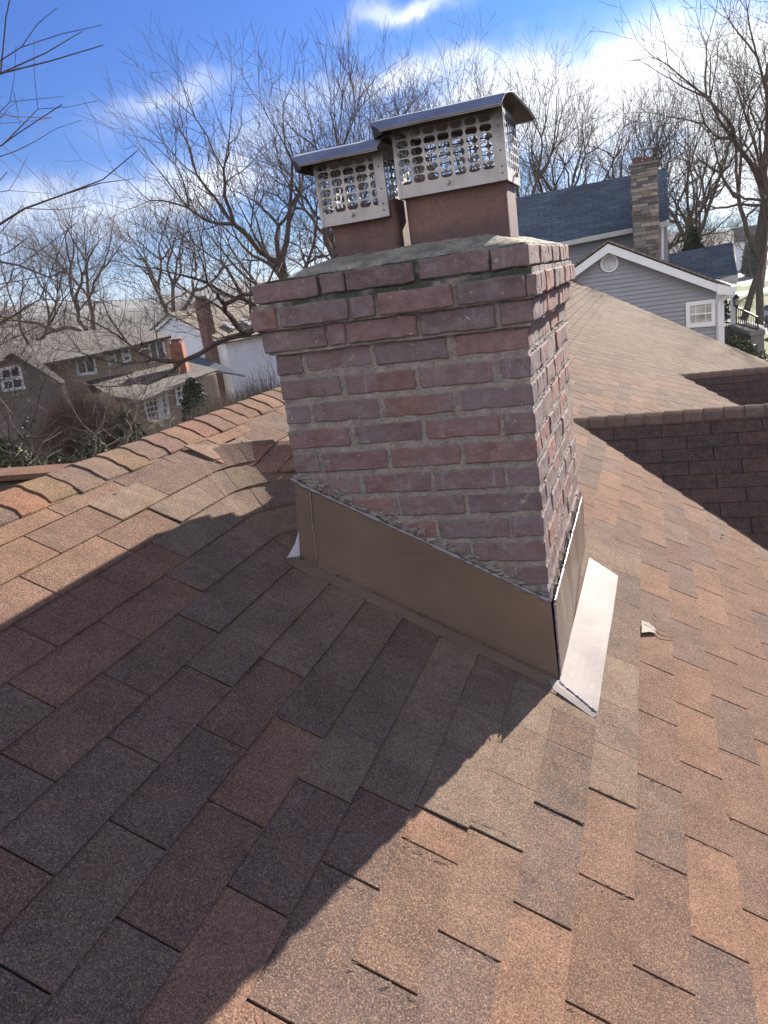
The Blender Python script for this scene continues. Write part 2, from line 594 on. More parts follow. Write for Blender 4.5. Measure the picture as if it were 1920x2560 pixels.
def tab(mb, low, up_, hl, hu, c, r, curved=False, th=0.0045, sub=5, jag=0.0009):
    """one shingle tab between boundary params. low/up_: functions u->point (u 0..1) on lower / upper contour"""
    n = sub
    L = [low(i / n, hl + r.uniform(-jag, jag)) for i in range(n + 1)]
    U = [up_(i / n, hu) for i in range(n + 1)]
    mid = [(a * 0.5 + b * 0.5) for a, b in zip(L, U)]
    D = [low(i / n, hl - th) for i in range(n + 1)]
    vs = U + mid + L + D
    k = n + 1
    fs = []
    for row in range(3):
        for i in range(n):
            fs.append((row * k + i, (row + 1) * k + i, (row + 1) * k + i + 1, row * k + i + 1))
    o = len(vs)
    vs += [up_(0, hu - th), up_(1, hu - th)]
    fs += [(0, k, 2 * k, 3 * k, o), (n, o + 1, 3 * k + n, 2 * k + n, k + n)]
    mb.add(vs, fs, 0, c)


PATCH = {-12: (-0.262, 1.2), -11: (-0.135, 1.2), -10: (-0.29, 1.2), -9: (-0.40, 1.3), -8: (-0.523, 1.3), -7: (-0.675, 1.2), -6: (-0.53, 1.2),
         -5: (-0.69, 1.25), -4: (-0.823, 1.2), -3: (-0.764, 1.2), -2: (-0.735, 1.2), -1: (-0.72, 1.2), 0: (-0.555, 1.19), 1: (-0.416, 1.20)}
YFAR = 15.9


def y_rake(s):
    return 16.657 + (s + 1.518) / (2.701 + 1.518) * (14.29 - 16.657)


house = thing('house', 'near house with a rusty brown shingled gable roof and a tall brick chimney', 'house', (0, 0, -6.2))

# main slope field
mb = MB()
LASTK = 38
for k in range(-14, LASTK):
    s0 = S0 + EXPO * k
    s1 = s0 + EXPO
    if k == -14:
        s0 = RIDGE_S + 0.02
    drift = 0.035 * max(0, -k) / 11
    base = (-0.843 if k % 2 == 0 else -0.700) + drift
    ymin, ymax = -3.4, y_rake((s0 + s1) / 2)
    if k > 8:
        ymin = -3.4
    # list of slot positions with patch flag
    p0, p1 = PATCH.get(k, (None, None))
    cuts = []
    yv = base - 0.288 * 9
    while yv < ymax:
        cuts.append((yv + rng.uniform(-0.006, 0.006) * (1 if abs(yv) < 3 else 2), 0))
        yv += 0.288
    if p0 is not None:
        cuts = [c for c in cuts if c[0] < p0 - 0.05 or c[0] > p1 + 0.06]
        pc_ = [(p0, 2)]
        yv = p0 + rng.choice((0.11, 0.19, 0.24))
        while yv < p1 - 0.08:
            pc_.append((yv, 1))
            yv += rng.choice((0.145, 0.15, 0.287, 0.27, 0.21))
        pc_.append((p1, 3))
        cuts = sorted(cuts + pc_)
    else:
        cuts.sort()
    far0 = 0
    prevc = None
    for i in range(len(cuts) - 1):
        a, ka = cuts[i]
        b, kb = cuts[i + 1]
        if a < ymin:
            continue
        b_ = min(b, ymax)
        patch = p0 is not None and a >= p0 - 1e-6 and b <= p1 + 1e-6
        # skip what is inside chimney footprint
        sm = (s0 + s1) / 2
        xm_ = BP.x + SD.x * sm
        if -0.68 < xm_ < -0.06 and a > 0.04 and b < 0.97:
            continue
        # cricket zone: straight field resumes behind the cricket
        cricket = s1 < -0.79 and k >= -12
        if cricket:
            yc1 = YCR - (ZC - level_z(s1)) / KC
            r1_ = rad_(s1)
            yend = (yc1 - r1_) + r1_ * pi / 2 + (-0.72 - (BP.x + SD.x * s1 + r1_))
            far_resume = 2 * YCR - yc1 + 0.02
            if a > yend and b < far_resume:
                continue
            if a < far_resume < b and a > yend - 0.02:
                a = far_resume
        gap = 0.0029 if (a < 3) else 0.005
        if ka == 1 or patch:
            gap = 0.0008
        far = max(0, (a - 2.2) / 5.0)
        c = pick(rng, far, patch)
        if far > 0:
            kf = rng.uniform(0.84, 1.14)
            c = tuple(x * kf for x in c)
        lift = 0.0105 + (0.0045 if patch else 0) + min(0.006, 0.006 * far) + rng.uniform(-0.0006, 0.0012)
        upl = 0.0062 + (0.0035 if patch else 0)
        a2, b2 = a + gap, b_ - gap
        if b2 - a2 < 0.01:
            continue
        if cricket and a < far_resume - 0.05:
            def end_y(s):
                yc = YCR - (ZC - level_z(s)) / KC
                q_ = rad_(s)
                return (yc - q_) + q_ * pi / 2 + max(0.0, -0.70 - (BP.x + SD.x * s + q_))
            ymid = lambda s: (YCR - (ZC - level_z(s)) / KC) - rad_(s)

            def remap(s, yy, sref=(s0 + s1) / 2):
                # keep slots square to the contour once they are in the curve
                q = yy - ymid(sref)
                if q > 0:
                    return min(ymid(s) + q, end_y(s))
                if q > -0.15:
                    w_ = (q + 0.15) / 0.15
                    return yy * (1 - w_) + (ymid(s) + q) * w_
                return yy
            low = lambda u, h, a2=a2, b2=b2: contour(s1, remap(s1, a2 + (b2 - a2) * u), h)
            upf = lambda u, h, a2=a2, b2=b2: contour(s0 - 0.004, remap(s0 - 0.004, a2 + (b2 - a2) * u), h)
            if a2 > ymid((s0 + s1) / 2) + rad_(s1) * 1.8 and a2 > end_y((s0 + s1) / 2) - 0.02:
                continue
            tab(mb, low, upf, lift, upl, c, rng, sub=8)
        else:
            jl = rng.uniform(-0.001, 0.001)
            low = lambda u, h, a2=a2, b2=b2, jl=jl: rp(s1 + jl, a2 + (b2 - a2) * u, h)
            upf = lambda u, h, a2=a2, b2=b2: rp(s0 - 0.004, a2 + (b2 - a2) * u, h)
            tab(mb, low, upf, lift, upl, c, rng, sub=4 if a < 3.5 else 1, jag=0.0008 if a < 3.5 else 0)
        # doubled thin layer line near a patch step: an extra short tongue under the overlay
        if ka == 2 and k > -12:
            pass
mb.add([rp(-0.99, -0.15, 0.0065), rp(-0.835, -0.15, 0.0065), rp(-0.835, 0.6, 0.0065), rp(-0.99, 0.6, 0.0065)], [(0, 1, 2, 3)], 0, WEATH[1])
roof = mb.build('shingle_slope', M_SH, house)
roof['label'] = 'lit main slope of worn rusty and grey-brown shingles'
mb = MB()
for k in range(40):
    s0 = RIDGE_S + (4.55 - RIDGE_S) * k / 40
    s1 = RIDGE_S + (4.55 - RIDGE_S) * (k + 1) / 40
    mb.add([rp(s0, -3.4, 0.003), rp(s1, -3.4, 0.003), rp(s1, y_rake(s1), 0.003), rp(s0, y_rake(s0), 0.003)], [(0, 1, 2, 3)])
# cricket body (both faces), following the contours
for far in (0, 1):
    prev = None
    for j in range(0, 29):
        s = -1.415 + (-0.875 + 1.415) * j / 28
        row = []
        yc = YCR - (ZC - level_z(s)) / KC
        RARC = rad_(s)
        e = (yc - RARC) + RARC * pi / 2 + max(0.0, -0.70 - (BP.x + SD.x * s + RARC))
        for i in range(15):
            p = contour(s, (yc - RARC - 0.05) + (e - yc + RARC + 0.05) * i / 14, 0.0035)
            if far:
                p = V((p.x, 2 * YCR - p.y, p.z + 0.006))
            row.append(p)
        if prev:
            for i in range(14):
                mb.quad(prev[i], row[i], row[i + 1], prev[i + 1], far, WEATH[j % 3])
        prev = row
mb.build('roof_underlay', [M_UNDER, M_SH], house)

# other slope of the main roof (falls to the left, mostly out of sight), as courses
RTOP = rp(RIDGE_S, 0)
SD2 = V((-cos(PIT), 0, -sin(PIT)))
mb = MB()
for k in range(0, 40):
    a = RTOP + SD2 * (k * 0.15) + V((0, 0, 0.006))
    b = RTOP + SD2 * ((k + 1) * 0.15) + V((0, 0, 0.012))
    for yy in range(-4, 16):
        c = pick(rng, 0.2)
        y1 = min(yy + 1, YFAR + 0.7)
        mb.prism([(a.x, yy, a.z), (a.x, y1, a.z), (b.x, y1, b.z), (b.x, yy, b.z)], (0, 0, -0.006), 0, c)
mb.build('far_slope', M_SH, house)

# ridge caps
mb = MB()
yv = -3.3
r2 = random.Random(3)
while yv < 16.3:
    ln = 0.1185
    c = pick(r2, max(0, (yv - 3) / 6))
    if r2.random() < 0.45 and yv < 3:
        c = tuple(x * r2.uniform(0.88, 1.08) for x in r2.choice(RUST[1:] + BROWN))
    wv = 0.131 + r2.uniform(-0.006, 0.006)
    rows = []
    for (yy, h) in ((yv, 0.0170 + r2.uniform(0, 0.003)), (yv + ln * 1.3, 0.0120)):
        row = []
        for i in range(13):
            t = -1 + 2 * i / 12
            d = wv * abs(t)
            bend = 0.020
            # rounded over the ridge
            zz = -sin(PIT) * (sqrt(d * d + bend * bend) - bend * 0.55)
            xx = (cos(PIT) * d) * (1 if t > 0 else -1)
            row.append(RTOP + V((xx, yy + (0.004 * sin(i * 1.7 + yv * 9)), zz + h * 1.05 - (0.006 if abs(t) > 0.97 else 0))))
        rows.append(row)
    low = [p - V((0, 0, 0.0055)) for p in rows[0]]
    vs = rows[0] + rows[1] + low + [p - V((0, 0, 0.0055)) for p in rows[1]]
    fs = [(i, i + 1, 14 + i, 13 + i) for i in range(12)] + [(i, 26 + i, 27 + i, i + 1) for i in range(12)]
    fs += [(12, 25, 51, 38), (0, 26, 39, 13)]
    mb.add(vs, fs, 0, c)
    yv += ln
mb.build('ridge_cap', M_SH, house)

# cricket ridge caps: bent tabs over the saddle
CC = [(0.20, 0.14, 0.11), (0.24, 0.115, 0.08), (0.18, 0.095, 0.075), (0.15, 0.085, 0.07), (0.20, 0.11, 0.085)]
for i in range(5):
    mb = MB()
    xa = -1.255 + i * 0.121
    lift = 0.018 + (0.005 if i == 0 else 0.002 * (i % 2))
    vs = []
    for j in range(5):
        xx = xa + 0.115 * j / 4
        for t, cur in ((-0.165, 0.010), (-0.12, 0.004), (-0.07, 0), (-0.03, 0), (0.0, 0), (0.035, -0.004), (0.15, -0.012)):
            skew = -0.06 * (-t / 0.165) if t < 0 else 0
            zz = ZC - KC * (sqrt(t * t + 0.022 ** 2) - 0.012) + lift + cur * (1.4 if i == 0 else 0.5)
            zmain = BP.z - (xx + skew - BP.x) * tan(PIT) + (0.020 if t < 0.02 else 0.013) + (0.006 if t < -0.1 else 0)
            vs.append(V((xx + skew, YCR + t, max(zz, zmain))))
    n_ = 7
    lows = [p - V((0, 0, 0.007)) for p in vs]
    m0 = len(vs)
    fs = [(j * n_ + q, (j + 1) * n_ + q, (j + 1) * n_ + q + 1, j * n_ + q + 1) for j in range(4) for q in range(n_ - 1)]
    fs += [(j * n_, m0 + j * n_, m0 + (j + 1) * n_, (j + 1) * n_) for j in range(4)]
    fs += [(q, q + 1, m0 + q + 1, m0 + q) for q in range(n_ - 1)] + [(4 * n_ + q, m0 + 4 * n_ + q, m0 + 4 * n_ + q + 1, 4 * n_ + q + 1) for q in range(n_ - 1)]
    mb.add(vs + lows, fs, 0, CC[i])
    o = mb.build('saddle_cap', M_SH, house)


# cross wings on the right
def wing(apex_x, apex_y, apex_z, xend, seed):
    r = random.Random(seed)
    mb = MB()
    n = 0
    L = 0.1195
    cy = cos(PIT)
    while n < 36:
        a0 = n * L + 0.02
        a1 = a0 + L
        ya, za = apex_y - a0 * cy, apex_z - a0 * sin(PIT)
        yb, zb = apex_y - a1 * cy, apex_z - a1 * sin(PIT)
        xs = apex_x + a0 * cy - 0.05        # 45 degree valley, run under the main slope
        x = xs - r.uniform(0, 0.2) - (0.144 if n % 2 else 0)
        x = apex_x - 1 + (0.144 if n % 2 else 0)
        while x < xend:
            x1 = x + 0.288
            xa, xb = max(x, xs), min(x1, xend)
            if xb - xa > 0.01:
                q = r.random()
                c = r.choice(BROWN) if q < 0.45 else r.choice(GREYB) if q < 0.8 else r.choice(RUST)
                c = tuple((v_ * 0.5 + q_ * 0.5) * 0.54 for v_, q_ in zip(c, (0.105, 0.088, 0.088)))  # tints darkened and cooled: the slope's shade is put into the colour
                g = 0.0025
                nrm = V((0, -sin(PIT), cos(PIT)))
                A = [V((xa + g, ya, za)) + nrm * 0.006, V((xb - g, ya, za)) + nrm * 0.006, V((xb - g, yb, zb)) + nrm * 0.0115, V((xa + g, yb, zb)) + nrm * 0.0115]
                mb.prism([A[3], A[2], A[1], A[0]], -nrm * 0.0045, 0, c)
            x = x1
        n += 1
    # caps
    x = apex_x - 0.1
    while x < xend:
        c = tuple(v_ * 0.72 for v_ in pick(r))
        P = []
        for (xx, h) in ((x, 0.018), (x + 0.13, 0.012)):
            for t in (-0.13, -0.05, -0.02, 0, 0.02, 0.05, 0.13):
                P.append(V((xx, apex_y + t * cy, apex_z - sqrt(t * t + 0.0003) * sin(PIT) + h)))
        lows = [p - V((0, 0, 0.005)) for p in P]
        fs = [(j, 7 + j, 8 + j, j + 1) for j in range(6)] + [(j, j + 1, 15 + j, 14 + j) for j in range(6)] + [(0, 14, 21, 7)]
        mb.add(P + lows, fs, 0, c)
        x += 0.118
    # sheathing and back slope
    e = 36 * L
    nrm = V((0, 0, 1))
    mb.add([V((apex_x, apex_y, apex_z)), V((xend, apex_y, apex_z)), V((xend, apex_y - e * cy, apex_z - e * sin(PIT))), V((apex_x + e * cy, apex_y - e * cy, apex_z - e * sin(PIT)))],
           [(0, 1, 2, 3)], 1)
    mb.add([V((apex_x, apex_y, apex_z)), V((xend, apex_y, apex_z)), V((xend, apex_y + 4 * cy, apex_z - 4 * sin(PIT))), V((apex_x + 4 * cy, apex_y + 4 * cy, apex_z - 4 * sin(PIT)))],
           [(3, 2, 1, 0)], 0, (0.17, 0.12, 0.09))
    return mb


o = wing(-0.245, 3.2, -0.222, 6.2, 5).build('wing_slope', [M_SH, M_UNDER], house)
o['label'] = 'nearer cross wing slope of shingles tinted dark for shade'
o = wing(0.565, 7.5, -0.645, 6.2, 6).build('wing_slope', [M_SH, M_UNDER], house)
o['label'] = 'farther cross wing slope of shingles tinted dark for shade'
# small wing on the far side, its ridge just shows past the main ridge
mb = MB()
mb.prism([(-2.05, 0.6, 0.232), (-6, 0.6, 0.232), (-6, -1.2, -0.70), (-2.05, -1.2, -0.70)], (0, 0, -0.05), 0, (0.07, 0.055, 0.05))  # facing slope tinted darker than the other, shade put into its colour
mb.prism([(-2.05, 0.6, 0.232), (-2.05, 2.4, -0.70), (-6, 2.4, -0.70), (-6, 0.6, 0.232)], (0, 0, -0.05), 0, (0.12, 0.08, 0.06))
mb.box(-6, -1.95, 0.52, 0.68, 0.222, 0.246, 0, (0.16, 0.085, 0.06))
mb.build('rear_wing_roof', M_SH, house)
# walls under the roof, for other viewpoints
mb = MB()
mb.box(-6.3, 3.7, -3.2, 14.0, -6.4, -2.35)
mb.prism([(-6.3, -3.19, -2.35), (3.7, -3.19, -2.35), (RTOP.x, -3.19, RTOP.z - 0.1)], (0, 17.0, 0))
mb.box(3.7, 6.0, -0.9, 11.0, -6.4, -2.75)
mb.build('wall', M_SIDET, house)
mb = MB()
e = rp(4.55, 0)
mb.box(e.x - 0.02, e.x + 0.1, -3.4, 14.2, e.z - 0.12, e.z)
mb.build('gutter', M_WHITE, house)

# ------------------------------------------------------------------ chimney
W = 0.72
D = 1.03
PT = 0.07285
BH = 0.0546
BRK = [(0.150, 0.092, 0.086), (0.165, 0.090, 0.080), (0.140, 0.095, 0.092), (0.132, 0.094, 0.094), (0.175, 0.094, 0.080), (0.155, 0.105, 0.100), (0.130, 0.088, 0.088)]
rb = random.Random(21)


def brick(mb, x0, x1, y0, y1, z0, z1, c, r, faces=('f', 'r', 'l', 'b', 't', 'd')):
    """irregular box: each face a jittered grid whose rim is worn back"""
    sx, sy, sz = x1 - x0, y1 - y0, z1 - z0
    nx, ny, nz_ = max(2, int(sx / 0.028)), max(2, int(sy / 0.028)), 3
    seed = V((x0 * 13.1 + r.random() * 50, y0 * 7.7, z0 * 17.3))

    def wob(p):
        # coherent displacement so that shared edges stay closed
        q = V(p)
        n_ = noise.noise_vector(q * 26 + seed) * 0.0034 + noise.noise_vector(q * 75 + seed) * 0.0018
        return q + V((n_[0], n_[1], n_[2]))

    def inset(i, n, a, b, e=0.0035):
        if i == 0:
            return a
        if i == 1:
            return a + e
        if i == n + 1:
            return b - e
        if i == n + 2:
            return b
        return a + e + (b - a - 2 * e) * (i - 1) / n

    def rnd(p):
        # round edges: pull points on rims inwards
        q = V(p)
        e = 0.0
        k = 0
        for (v_, a, b) in ((q.x, x0, x1), (q.y, y0, y1), (q.z, z0, z1)):
            if abs(v_ - a) < 1e-6 or abs(v_ - b) < 1e-6:
                k += 1
        if k >= 2:
            cx, cy_, cz = (x0 + x1) / 2, (y0 + y1) / 2, (z0 + z1) / 2
            if abs(q.x - x0) < 1e-6 or abs(q.x - x1) < 1e-6:
                q.x += 0.0016 * (1 if q.x < cx else -1)
            if abs(q.y - y0) < 1e-6 or abs(q.y - y1) < 1e-6:
                q.y += 0.0016 * (1 if q.y < cy_ else -1)
            if abs(q.z - z0) < 1e-6 or abs(q.z - z1) < 1e-6:
                q.z += 0.0016 * (1 if q.z < cz else -1)
        return wob(q)

    def grid(fn, n, m_):
        vs = [rnd(fn(i, j)) for j in range(m_ + 3) for i in range(n + 3)]
        fs = [(j * (n + 3) + i, j * (n + 3) + i + 1, (j + 1) * (n + 3) + i + 1, (j + 1) * (n + 3) + i) for j in range(m_ + 2) for i in range(n + 2)]
        mb.add(vs, fs, 0, c)
    if 'f' in faces:
        grid(lambda i, j: (inset(i, nx, x0, x1), y0, inset(j, nz_, z0, z1)), nx, nz_)
    if 'r' in faces:
        grid(lambda i, j: (x1, inset(i, ny, y0, y1), inset(j, nz_, z0, z1)), ny, nz_)
    if 'l' in faces:
        grid(lambda i, j: (x0, inset(i, ny, y1, y0) if False else inset(i, ny, y0, y1), inset(j, nz_, z0, z1)), ny, nz_)
    if 't' in faces:
        grid(lambda i, j: (inset(i, nx, x0, x1), inset(j, ny, y0, y1), z1), nx, ny)
    if 'd' in faces:
        grid(lambda i, j: (inset(i, nx, x0, x1), inset(j, ny, y0, y1), z0), nx, ny)
    if 'b' in faces:
        mb.add([(x0, y1, z0), (x0, y1, z1), (x1, y1, z1), (x1, y1, z0)], [(0, 1, 2, 3)], 0, c)


# front brick extents read off the photograph (fractions converted to metres), per course, top course first
rows_px = {
    1: (600, 200, 1.929, [(45, 370), (388, 500), (510, 835), (860, 1200), (1210, 1380)], 0.022),
    2: (600, 640, 1.885, [(35, 165), (187, 505), (522, 630), (650, 1000), (1020, 1346), (1351, 1395)], 0.037),
    3: (600, 640, 1.885, [(97, 403), (412, 495), (505, 830), (848, 1200), (1228, 1380)], 0.021),
    4: (600, 640, 1.885, [(160, 292), (312, 615), (640, 975), (1015, 1362)], 0),
    5: (600, 640, 1.885, [(183, 475), (500, 825), (850, 1190), (1222, 1365)], 0),
    6: (600, 640, 1.885, [(207, 330), (345, 650), (680, 1005), (1038, 1375)], 0),
    7: (600, 640, 1.885, [(222, 518), (545, 855), (880, 1222), (1247, 1390)], 0),
    8: (600, 640, 1.885, [(247, 375), (388, 690), (712, 1035), (1060, 1403)], 0),
    9: (600, 1140, 1.659, [(225, 252), (270, 495), (517, 790), (808, 1097), (1112, 1240)], 0),
    10: (600, 1140, 1.659, [(240, 350), (370, 638), (645, 930), (948, 1252)], 0),
    11: (600, 1140, 1.659, [(250, 520), (545, 812), (828, 1115), (1130, 1255)], 0),
    12: (600, 1140, 1.659, [(262, 380), (400, 660), (680, 955), (970, 1260)], 0),
    13: (600, 1140, 1.659, [(272, 540), (560, 840), (860, 1140), (1150, 1275)], 0),
}
ZROW = {1: (0.805, 0.855), 2: (0.732, 0.787), 3: (0.668, 0.724)}
mb = MB()
for k in range(1, 22):
    if k in ZROW:
        z0, z1 = ZROW[k]
    else:
        z1 = (13 - k) * PT
        z0 = z1 - BH
    o_ = rows_px[k][4] if k in rows_px else 0.0
    xl, xr, yf, yb = -W - o_, o_, -o_, D + o_
    if k in rows_px:
        ox, oy, sc, lst, _ = rows_px[k]
        zc_ = (z0 + z1) / 2
        ext = []
        for (a, b) in lst:
            # x on the front plane: intersect the column's ray plane with the brick's mid height line
            res = []
            for uu in (a, b):
                u = ox + uu / sc
                # find x with projection u at (x, yf, zc)
                lo, hi = -1.2, 0.4
                for _i in range(40):
                    mid = (lo + hi) / 2
                    q = RW @ (V((mid, yf, zc_)) - CP)
                    if 960 + F * q.x / q.z < u:
                        lo = mid
                    else:
                        hi = mid
                res.append(lo)
            ext.append(res)
        ext[0][0] = xl
        ext[-1][1] = xr
    else:
        ext = [[xl, xl + 0.2]] if k % 2 else [[xl, xl + 0.095]]
        x = ext[0][1] + 0.016
        while x < xr - 0.05:
            ext.append([x, min(x + 0.19, xr)])
            x += 0.206
        ext[-1][1] = xr
    half_front = (ext[-1][1] - ext[-1][0]) < 0.15
    for i, (a, b) in enumerate(ext):
        c = rb.choice(BRK)
        kk = rb.uniform(1.05, 1.38)
        c = tuple(v_ * kk for v_ in c)
        jz = rb.uniform(-0.0015, 0.0015)
        jy = rb.uniform(-0.003, 0.002)
        last = i == len(ext) - 1
        depth = 0.2 if (last and half_front) else 0.093
        fcs = ('f', 't', 'd') + (('r',) if last or o_ else ()) + (('l',) if i == 0 or o_ else ())
        if not last and not o_ and i:
            fcs = ('f', 't', 'd', 'r', 'l')
        if last and k in (2,):
            depth = 0.093
        brick(mb, a, b, yf + jy, yf + depth, z0 + jz, z1 + jz, c, rb, fcs)
    # right face
    y = yf + (0.2 if half_front and k != 2 else 0.093) + 0.012
    first = True
    while y < yb - 0.03:
        ln = 0.196
        if k <= 3 or rb.random() < 0.12:
            ln = 0.093 if rb.random() < 0.75 or k <= 3 else 0.196
        y1 = y + ln
        if yb - y1 < 0.06:
            y1 = yb
        c = rb.choice(BRK)
        kk = rb.uniform(0.95, 1.25)
        c = tuple(v_ * kk for v_ in c)
        c = (c[0] * 1.45, c[1] * 1.3, c[2] * 1.15)  # brighter and warmer on this face: sunlight put into the brick tint
        jx = rb.uniform(-0.003, 0.003)
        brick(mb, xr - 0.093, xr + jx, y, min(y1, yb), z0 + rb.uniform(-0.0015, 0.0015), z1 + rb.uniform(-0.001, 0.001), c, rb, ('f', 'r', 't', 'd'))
        y = y1 + rb.uniform(0.008, 0.013)
    # left and back faces, simpler
    y = yf + 0.105
    while y < yb - 0.03:
        y1 = min(y + 0.19, yb)
        mb.box(xl, xl + 0.09, y, y1, z0, z1, 0, rb.choice(BRK))
        y = y1 + 0.013
    x = xl + 0.1
    while x < xr - 0.1:
        x1 = min(x + 0.19, xr - 0.1)
        mb.box(x, x1, yb - 0.09, yb, z0, z1, 0, rb.choice(BRK))
        x = x1 + 0.013
chim = mb.build('chimney', M_BR, house)
chim['label'] = 'old red brick chimney with corbelled top and wide grey mortar joints'


def rough_box(mb, x0, x1, y0, y1, z0, z1, step, amp, mi=0, sc=18, off=0):
    nx, ny, nz_ = int((x1 - x0) / step) + 1, int((y1 - y0) / step) + 1, int((z1 - z0) / step) + 1

    def wob(p):
        q = V(p)
        n_ = noise.noise_vector(q * sc + V((off, 0, 0))) + noise.noise_vector(q * sc * 3) * 0.6
        return q + V((n_[0], n_[1], n_[2])) * amp

    def grid(fn, n, m_):
        vs = [wob(fn(i / n, j / m_)) for j in range(m_ + 1) for i in range(n + 1)]
        mb.add(vs, [(j * (n + 1) + i, j * (n + 1) + i + 1, (j + 1) * (n + 1) + i + 1, (j + 1) * (n + 1) + i) for j in range(m_) for i in range(n)], mi)
    L = lambda a, b, t: a + (b - a) * t
    grid(lambda s_, t: (L(x0, x1, s_), y0, L(z0, z1, t)), nx, nz_)
    grid(lambda s_, t: (x1, L(y0, y1, s_), L(z0, z1, t)), ny, nz_)
    grid(lambda s_, t: (x0, L(y1, y0, s_), L(z0, z1, t)), ny, nz_)
    grid(lambda s_, t: (L(x1, x0, s_), y1, L(z0, z1, t)), nx, nz_)
    grid(lambda s_, t: (L(x0, x1, s_), L(y0, y1, t), z1), nx, ny)


mb = MB()
IN = 0.0035
rough_box(mb, -W + IN, -IN, IN, D - IN, -0.75, 0.667, 0.009, 0.0024)
for k, zz in ((3, 0.7285), (2, 0.800), (1, 0.86)):
    o_ = rows_px[k][4] - 0.010
    z0 = {3: 0.66, 2: 0.7285, 1: 0.800}[k]
    rough_box(mb, -W - o_, o_, -o_, D + o_, z0, zz, 0.009, 0.0028)

# mortar burrs squeezed out at the right corner, part of the mortar
for k in range(4, 13):
    z = (13 - k) * PT - BH - 0.009
    for i in range(46):
        y = 0.0 + i * 0.0225 + rb.uniform(-0.004, 0.004)
        if rb.random() < 0.25:
            continue
        s_ = rb.uniform(0.002, 0.0048)
        if y < 0.03:
            continue
        p = V((-0.001, y, z + rb.uniform(-0.004, 0.001)))
        vs = [p + V((rb.uniform(-1, 1), rb.uniform(-2.2, 2.2), rb.uniform(-1, 1))) * s_ for _ in range(6)]
        mb.add(vs, [(0, 1, 2), (0, 2, 3), (0, 3, 4), (0, 4, 1), (5, 2, 1), (5, 3, 2), (5, 4, 3), (5, 1, 4)])
mb.build('mortar', M_MO, chim)

# crown wash
mb = MB()
NX, NY = 90, 110
x0, x1, y0, y1 = -W - 0.014, 0.014, -0.014, D + 0.014
zs = []
for j in range(NY + 1):
    for i in range(NX + 1):
        x = x0 + (x1 - x0) * i / NX
        y = y0 + (y1 - y0) * j / NY
        e = min(x - x0, x1 - x, y - y0, y1 - y)
        # plateau round the flues
        dx = max(-0.55 - x, x + 0.055, 0)
        dy = max(0.15 - y, y - 0.85, 0)
        d = sqrt(dx * dx + dy * dy)
        z = 0.901 - 0.020 * (d / 0.15) - 0.018 * (d / 0.15) ** 2
        ed = min(1, e / 0.018)
        z = z * ed + (0.853) * (1 - ed) if e < 0.018 else z
        z = min(z, 0.856 + 0.34 * e + 0.004 * min(1, e / 0.01))
        q = V((x, y, 0))
        z += noise.noise(q * 14) * 0.005 + noise.noise(q * 45) * 0.0025 + noise.noise(q * 120) * 0.0012
        zs.append(V((x, y + noise.noise(q * 30) * 0.003, z)))
mb.add(zs, [(j * (NX + 1) + i, j * (NX + 1) + i + 1, (j + 1) * (NX + 1) + i + 1, (j + 1) * (NX + 1) + i) for j in range(NY) for i in range(NX)])
mb.build('crown', M_CR, chim, smooth=True)


def flue(x0, x1, y0, y1, z0, z1, parent, name='flue_tile'):
    mb = MB()
    r = 0.024
    th = 0.016
    loops = []
    for (ins, zz) in ((0, z0), (0, z1), (th, z1), (th, z0)):
        lp = []
        for cx, cy_, a0 in ((x1 - r, y0 + r, -90), (x1 - r, y1 - r, 0), (x0 + r, y1 - r, 90), (x0 + r, y0 + r, 180)):
            for q in range(6):
                a = radians(a0 + 18 * q)
                lp.append(V((cx + (r - ins) * cos(a), cy_ + (r - ins) * sin(a), zz)) if r > ins else V((cx, cy_, zz)))
        loops.append(lp)
    n = len(loops[0])
    vs = sum(loops, [])
    fs = [(a * n + i, a * n + (i + 1) % n, (a + 1) * n + (i + 1) % n, (a + 1) * n + i) for a in range(3) for i in range(n)]
    mb.add(vs, fs)
    return mb.build(name, M_FL, parent, smooth=False)


flue(-0.553, -0.358, 0.155, 0.335, 0.86, 1.03, chim)['label'] = 'smaller left clay flue tile'
flue(-0.329, -0.050, 0.155, 0.345, 0.86, 1.065, chim)['label'] = 'larger right clay flue tile'


